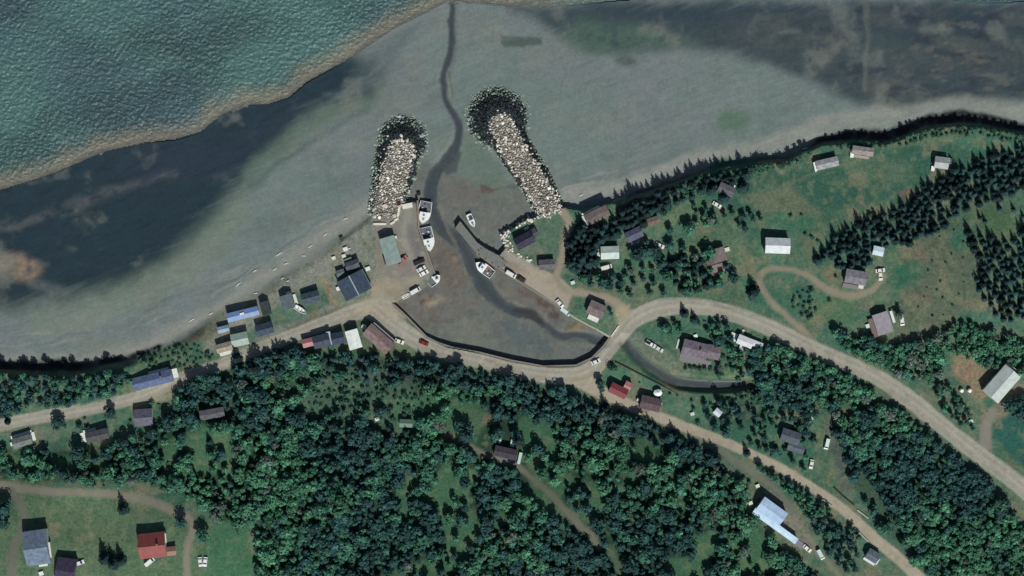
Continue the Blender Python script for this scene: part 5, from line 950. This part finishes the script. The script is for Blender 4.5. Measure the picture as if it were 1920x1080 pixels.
ONE = [('broadleaf', 12, 955, 15, 'large dark round tree at the west edge beside the lane'), ('broadleaf', 8, 980, 13, 'second dark round tree at the west edge, south of the largest'), ('spruce', 232, 955, 10, 'lone dark tree on the lawn just below the south west track'), ('spruce', 198, 1046, 12, 'largest of the dark spruces on the lawn west of the red roofed house'), ('spruce', 214, 1056, 12, 'middle one of the dark spruces on the lawn west of the red roofed house'), ('spruce', 228, 1050, 10, 'easternmost of the dark spruces on the lawn west of the red roofed house'),
       ('broadleaf', 340, 980, 11, 'round tree at the bend of the south west track'), ('broadleaf', 380, 1005, 14, 'broad lone tree on the bright lawn east of the red roofed house'), ('spruce', 413, 945, 10, 'tall lone spruce at the east end of the south west track'), ('broadleaf', 1905, 772, 22, 'very large dark round tree south of the long barn'), ('broadleaf', 1893, 760, 14, 'smaller dark tree touching the very large one south of the barn'), ('broadleaf', 1915, 745, 9, 'small dark tree between the very large one and the long barn'),
       ('broadleaf', 1195, 478, 15, 'big dark tree by the slate blue house, western of three'), ('broadleaf', 1212, 470, 16, 'big dark tree by the slate blue house, middle of three'), ('broadleaf', 1228, 474, 12, 'big dark tree by the slate blue house, eastern of three'), ('spruce', 1413, 545, 11, 'lone dark spruce between the looped drive and the eastern road'), ('broadleaf', 1408, 556, 9, 'dark round tree just below the lone spruce by the looped drive'),
       ('broadleaf', 873, 815, 17, 'dark broad tree standing in the bare forest clearing'), ('broadleaf', 865, 800, 12, 'smaller dark tree at the edge of the bare forest clearing'), ('spruce', 970, 825, 12, 'tall dark spruce behind the dark brown roofed forest house'), ('bush', 1150, 690, 9, 'dark bush at the start of the creek wall'), ('bush', 1143, 686, 8, 'smaller dark bush beside the bridge road'), ('broadleaf', 1124, 718, 9, 'dark tree between gravel road and the red roofed house'), ('broadleaf', 1128, 728, 7, 'small dark tree at the gable of the red roofed house'),
       ('spruce', 1283, 588, 8, 'dark narrow tree on the inner side of the paved bend'), ('spruce', 1302, 600, 8, 'second dark narrow tree on the inner side of the paved bend'), ('broadleaf', 1345, 640, 12, 'dark tree at the east gable of the large brown grey house'), ('spruce', 1393, 352, 11, 'dark pointed tree east of the grey house under the shore trees'), ('spruce', 1358, 372, 10, 'dark tree south of the grey house under the shore trees'), ('spruce', 1335, 352, 9, 'dark tree west of the grey house under the shore trees'),
       ('spruce', 445, 672, 10, 'dark tree at the road edge where the forest begins, western of two'), ('spruce', 480, 690, 17, 'big dark tree just inside the forest edge, eastern of two'), ('broadleaf', 210, 775, 11, 'dark bare looking tree on the road verge west of the grey purple house'), ('broadleaf', 110, 792, 13, 'dark spreading tree beside the western road'), ('bush', 1117, 573, 0.1, ''), ('broadleaf', 1145, 588, 4, 'tiny round tree on the lawn east of the brown roofed house'), ('spruce', 15, 790, 6, 'thin dark tree on the verge at the west edge'), ('bush', 1540, 600, 0.1, ''), ('bush', 1555, 563, 5, 'lone bush on the lawn beside the looped drive'), ('bush', 1567, 518, 4, 'lone bush between the drive and the grey house'),
       ('broadleaf', 1685, 590, 9, 'round tree behind the white van by the grey pink house'), ('spruce', 1570, 810, 12, 'dark spruce at the top of the narrow yard'), ('spruce', 1400, 850, 7, 'dark pointed tree on the edge of the lower lane'), ('spruce', 1590, 860, 10, 'dark spruce east of the pale van in the narrow yard'), ('broadleaf', 1710, 1010, 16, 'bare looking grey tree in the wood by the lower lane')]
for k in range(6): ONE.append(('bush', 1286 + k * 9, 689 + k * .6, 5.5, 'clipped dark hedge bush in the row below the wide deck'))
for kind, u, v, r, lab in ONE:
    if lab: SPOTS.append((kind, u, v, r, lab, 'hedge below the wide deck' if 'hedge' in lab else None))
U_ = np.array([s[1] for s in SPOTS]); V_ = np.array([s[2] for s in SPOTS]); ZZ = Z(U_, V_)
order = {'broadleaf': [], 'spruce': [], 'bush': []}
inframe = lambda u, v: -6 < u < 1926 and -6 < v < 1086
for i, s in enumerate(SPOTS): order[s[0]].append(i)
for kind, ids in order.items():
    ids.sort(key=lambda i: (-(SPOTS[i][5] is None) * 1000 - SPOTS[i][3] - (0 if inframe(SPOTS[i][1], SPOTS[i][2]) else -500)))
    LIM = 290; rest = ids[LIM:]
    for i in ids[:LIM]:
        _, u, v, r, lab, g = SPOTS[i]; s = r * PX / RADI[kind]; z = ZZ[i]; k = PX * (H - z) / H
        sz = {'broadleaf': .55 + .45 * s, 'spruce': .4 + .6 * s, 'bush': s}[kind] * rnd.uniform(.9, 1.15)
        plant(kind, Vector(((u - 960) * k, (540 - v) * k, z - .1)), s, sz, rnd.random() * 6.28, lab, g or 'single trees', 2 if kind == 'broadleaf' and 'dark' in lab else tone(kind, u, v))
    if rest:
        VS, FS, TS, MT, off = [], [], [], [], 0
        for i in rest:
            _, u, v, r, lab, g = SPOTS[i]; s = r * PX / RADI[kind]; z = ZZ[i]; k = PX * (H - z) / H
            vv, ff, tt = KINDS[kind][rnd.randrange(len(KINDS[kind]))]; ffq = ff[ff[:, 2] != ff[:, 3]]; a = rnd.random() * 6.28; ca, sa = math.cos(a), math.sin(a)
            sz = {'broadleaf': .55 + .45 * s, 'spruce': .4 + .6 * s, 'bush': s}[kind] * rnd.uniform(.9, 1.15)
            w = np.empty_like(vv); w[:, 0] = (vv[:, 0] * ca - vv[:, 1] * sa) * s + (u - 960) * k; w[:, 1] = (vv[:, 0] * sa + vv[:, 1] * ca) * s + (540 - v) * k; w[:, 2] = vv[:, 2] * sz + z - .1
            VS.append(w); FS.append(ff + off); TS.append(tt * rnd.uniform(.75, 1.25)); MT.append(np.full(len(ff), tone(kind, u, v))); off += len(vv)
        F = np.concatenate(FS); T = np.concatenate(TS); tri = F[:, 2] == F[:, 3]
        MT = np.concatenate(MT); MT = np.concatenate([MT[~tri], MT[tri]])
        # cores are triangles: split the array into quads and triangles
        me_v = np.concatenate(VS); q = F[~tri]; t3 = F[tri][:, :3]
        nm = {'broadleaf': 'forest', 'spruce': 'spruce_forest', 'bush': 'undergrowth'}[kind]
        me = bpy.data.meshes.new(nm); me.vertices.add(len(me_v)); me.vertices.foreach_set('co', me_v.astype(np.float32).ravel())
        me.loops.add(len(q) * 4 + len(t3) * 3); me.loops.foreach_set('vertex_index', np.concatenate([q.ravel(), t3.ravel()]).astype(np.int32))
        me.polygons.add(len(q) + len(t3)); me.polygons.foreach_set('loop_start', np.concatenate([np.arange(len(q)) * 4, len(q) * 4 + np.arange(len(t3)) * 3]).astype(np.int32)); me.update(calc_edges=True)
        for q in (TONES if kind == 'broadleaf' else [KM[kind]]): me.materials.append(q)
        me.polygons.foreach_set('material_index', MT.astype(np.int32))
        a = me.color_attributes.new('tint', 'FLOAT_COLOR', 'POINT'); a.data.foreach_set('color', np.stack([T, T, T, np.ones(len(T))], 1).astype(np.float32).ravel())
        o = bpy.data.objects.new(nm, me); COL.objects.link(o); o['kind'] = 'stuff'
        tag(o, {'broadleaf': 'dense mass of smaller green broadleaf crowns filling the southern forest', 'spruce': 'mass of smaller dark spruces filling the eastern stands', 'bush': 'low green undergrowth filling gaps between the trees and lawns'}[kind], {'broadleaf': 'forest', 'spruce': 'forest', 'bush': 'undergrowth'}[kind])

# ------------------------------------------------------------------ boulders of the breakwaters and the rock wall
def rock(seed):
    rs = np.random.RandomState(seed); v, f = I1; w = v * rs.uniform(.72, 1.12, (len(v), 1)) * np.array([1.15, .9, .75]); return w, f
ROCKS = [rock(400 + i) for i in range(8)]
PALE = mat('pale_granite', tuple(lin((214, 211, 198))), .9, .26, 2.5, attr='tint', rand=.38); WEED = mat('weed_covered_rock', tuple(lin((32, 44, 46))), .7, .35, 2.5, attr='tint', rand=.3); ALGA = mat('pale_green_wet_rock', tuple(lin((138, 156, 142))), .8, .3, 2.5, attr='tint', rand=.3)
TAN = mat('tan_granite', tuple(lin((170, 165, 150))), .9, .3, 2.5, attr='tint', rand=.35)
RM = {'pale': PALE, 'weed': WEED, 'alga': ALGA, 'tan': TAN}
RPROTO = {}
for kd, m in RM.items():
    RPROTO[kd] = []
    for i, (v, f) in enumerate(ROCKS):
        me = bpy.data.meshes.new('boulder'); me.from_pydata(v.tolist(), [], f.tolist()); me.update(); me.materials.append(m)
        t = np.full(len(v), .8 + .05 * i); a = me.color_attributes.new('tint', 'FLOAT_COLOR', 'POINT'); a.data.foreach_set('color', np.stack([t, t, t, np.ones(len(v))], 1).astype(np.float32).ravel()); RPROTO[kd].append(me)
pu, pv = nrs.uniform(680, 1080, 34000), nrs.uniform(150, 430, 34000); a1, a2 = mound(pu, pv); base = Z(pu, pv, False); top = np.maximum(a1, a2)
cell = {}; RS = []
for i in np.argsort(nrs.rand(34000)):
    h = top[i] - base[i]
    if h < -.45 or pv[i] > 408: continue
    if h < .2 and rnd.random() < .55: continue
    left = a1[i] > a2[i]; r = rnd.uniform(.36, .68) * (1.1 if h < .7 else 1) * (1.6 if rnd.random() < .12 else 1); sp = rnd.choice([2.5, 3.0, 3.4, 5.2]); ci, cj = int(pu[i] // 5), int(pv[i] // 5)
    if any((x - pu[i]) ** 2 + (y - pv[i]) ** 2 < sp * sp for a in (-1, 0, 1) for b in (-1, 0, 1) for (x, y) in cell.get((ci + a, cj + b), ())): continue
    cell.setdefault((ci, cj), []).append((pu[i], pv[i]))
    z = max(top[i], base[i]) - .3; zz = z + rnd.uniform(-.35, .35)
    d_, t_ = along(np.array([pu[i]]), np.array([pv[i]]), LW_AX if left else RW_AX)
    edge = 25 - 3 * t_[0] if left else 24 - 3 * t_[0]
    kd = 'pale' if d_[0] < edge + 1 + rnd.gauss(0, 3.2) else 'weed' if h > 1.15 + .5 * (pv[i] < 262 if left else pv[i] < 200) + rnd.gauss(0, .6) else 'alga'
    if kd == 'weed' and pv[i] > (345 if left else 372) and rnd.random() < .7: kd = 'pale'
    if kd == 'weed' and left and pu[i] < 735 - (pv[i] - 262) * .12 and rnd.random() < .12 + .75 * (pv[i] > 300): kd = rnd.choice(['alga', 'pale', 'pale'])
    if kd == 'weed' and not left and pv[i] > 350 and rnd.random() < .5: kd = 'pale'
    if kd == 'pale' and d_[0] < edge - 6 and rnd.random() < (.35 if left else .62): kd = 'tan'
    RS.append((kd, pu[i], pv[i], z, r, 'western' if left else 'eastern'))
for (x0, y0), (x1, y1), wd, n in (((938, 440), (990, 412), 10, 46), ((990, 412), (1054, 388), 13, 60), ((942, 440), (958, 470), 14, 46), ((958, 470), (1000, 492), 6, 20)):
    for k in range(n):
        t = rnd.random(); u = x0 + (x1 - x0) * t + rnd.uniform(-wd, wd) * .5; v = y0 + (y1 - y0) * t + rnd.uniform(-wd, wd) * .5
        RS.append(('pale', u, v, None, rnd.uniform(.45, .75), 'wall'))
zz = Z(np.array([r[1] for r in RS]), np.array([r[2] for r in RS])); RS.sort(key=lambda r: -r[4])
zz = Z(np.array([r[1] for r in RS]), np.array([r[2] for r in RS]))
LB = {('pale', 'western'): 'whitish dry boulder on the crest and flank of the western breakwater', ('weed', 'western'): 'dark weed covered boulder on the western breakwater slope', ('alga', 'western'): 'greenish wet boulder round the foot of the western breakwater', ('pale', 'eastern'): 'whitish dry boulder on the crest of the eastern breakwater', ('weed', 'eastern'): 'dark weed covered boulder on the eastern breakwater slope', ('alga', 'eastern'): 'greenish wet boulder round the foot of the eastern breakwater', ('tan', 'western'): 'tan stained boulder on the crest of the western breakwater', ('tan', 'eastern'): 'tan stained boulder on the crest of the eastern breakwater', ('pale', 'wall'): 'pale boulder in the low rock wall north of the eastern wharf yard'}
VS, FS, TS, MI, off = [], [], [], [], 0
for i, (kd, u, v, z, r, where) in enumerate(RS):
    z = zz[i] + .1 if z is None else z; k = PX * (H - z) / H; p = ((u - 960) * k, (540 - v) * k, z)
    if i < 290:
        o = bpy.data.objects.new('boulder', rnd.choice(RPROTO[kd])); COL.objects.link(o); o.location = p; o.scale = (r, r, r); o.rotation_euler = (rnd.uniform(-.4, .4), rnd.uniform(-.4, .4), rnd.random() * 6.28)
        tag(o, LB[(kd, where)], 'boulder', LB[(kd, where)].replace('boulder', 'boulders'))
    else:
        vv, ff = ROCKS[rnd.randrange(8)]; a = rnd.random() * 6.28; ca, sa = math.cos(a), math.sin(a); tx = rnd.uniform(-.4, .4)
        w = np.stack([vv[:, 0] * ca - vv[:, 1] * sa, vv[:, 0] * sa + vv[:, 1] * ca, vv[:, 2] + tx * vv[:, 0]], 1) * r + np.array(p)
        VS.append(w); FS.append(ff + off); off += len(vv); TS.append(np.full(len(vv), rnd.uniform(.4, 1.5))); MI.append(np.full(len(ff), ['pale', 'weed', 'alga', 'tan'].index(kd)))
T = np.concatenate(TS)
o = put('breakwater_rubble', np.concatenate(VS), np.concatenate(FS), [PALE, WEED, ALGA, TAN], None, np.concatenate(MI), False, np.stack([T, T, T], 1)); o['kind'] = 'stuff'
tag(o, 'packed smaller stones filling both breakwaters and the low rock wall', 'rubble')
print('SPOTS', {k: len(v) for k, v in order.items()}, 'rocks', len(RS), 'objects', len(bpy.data.objects))
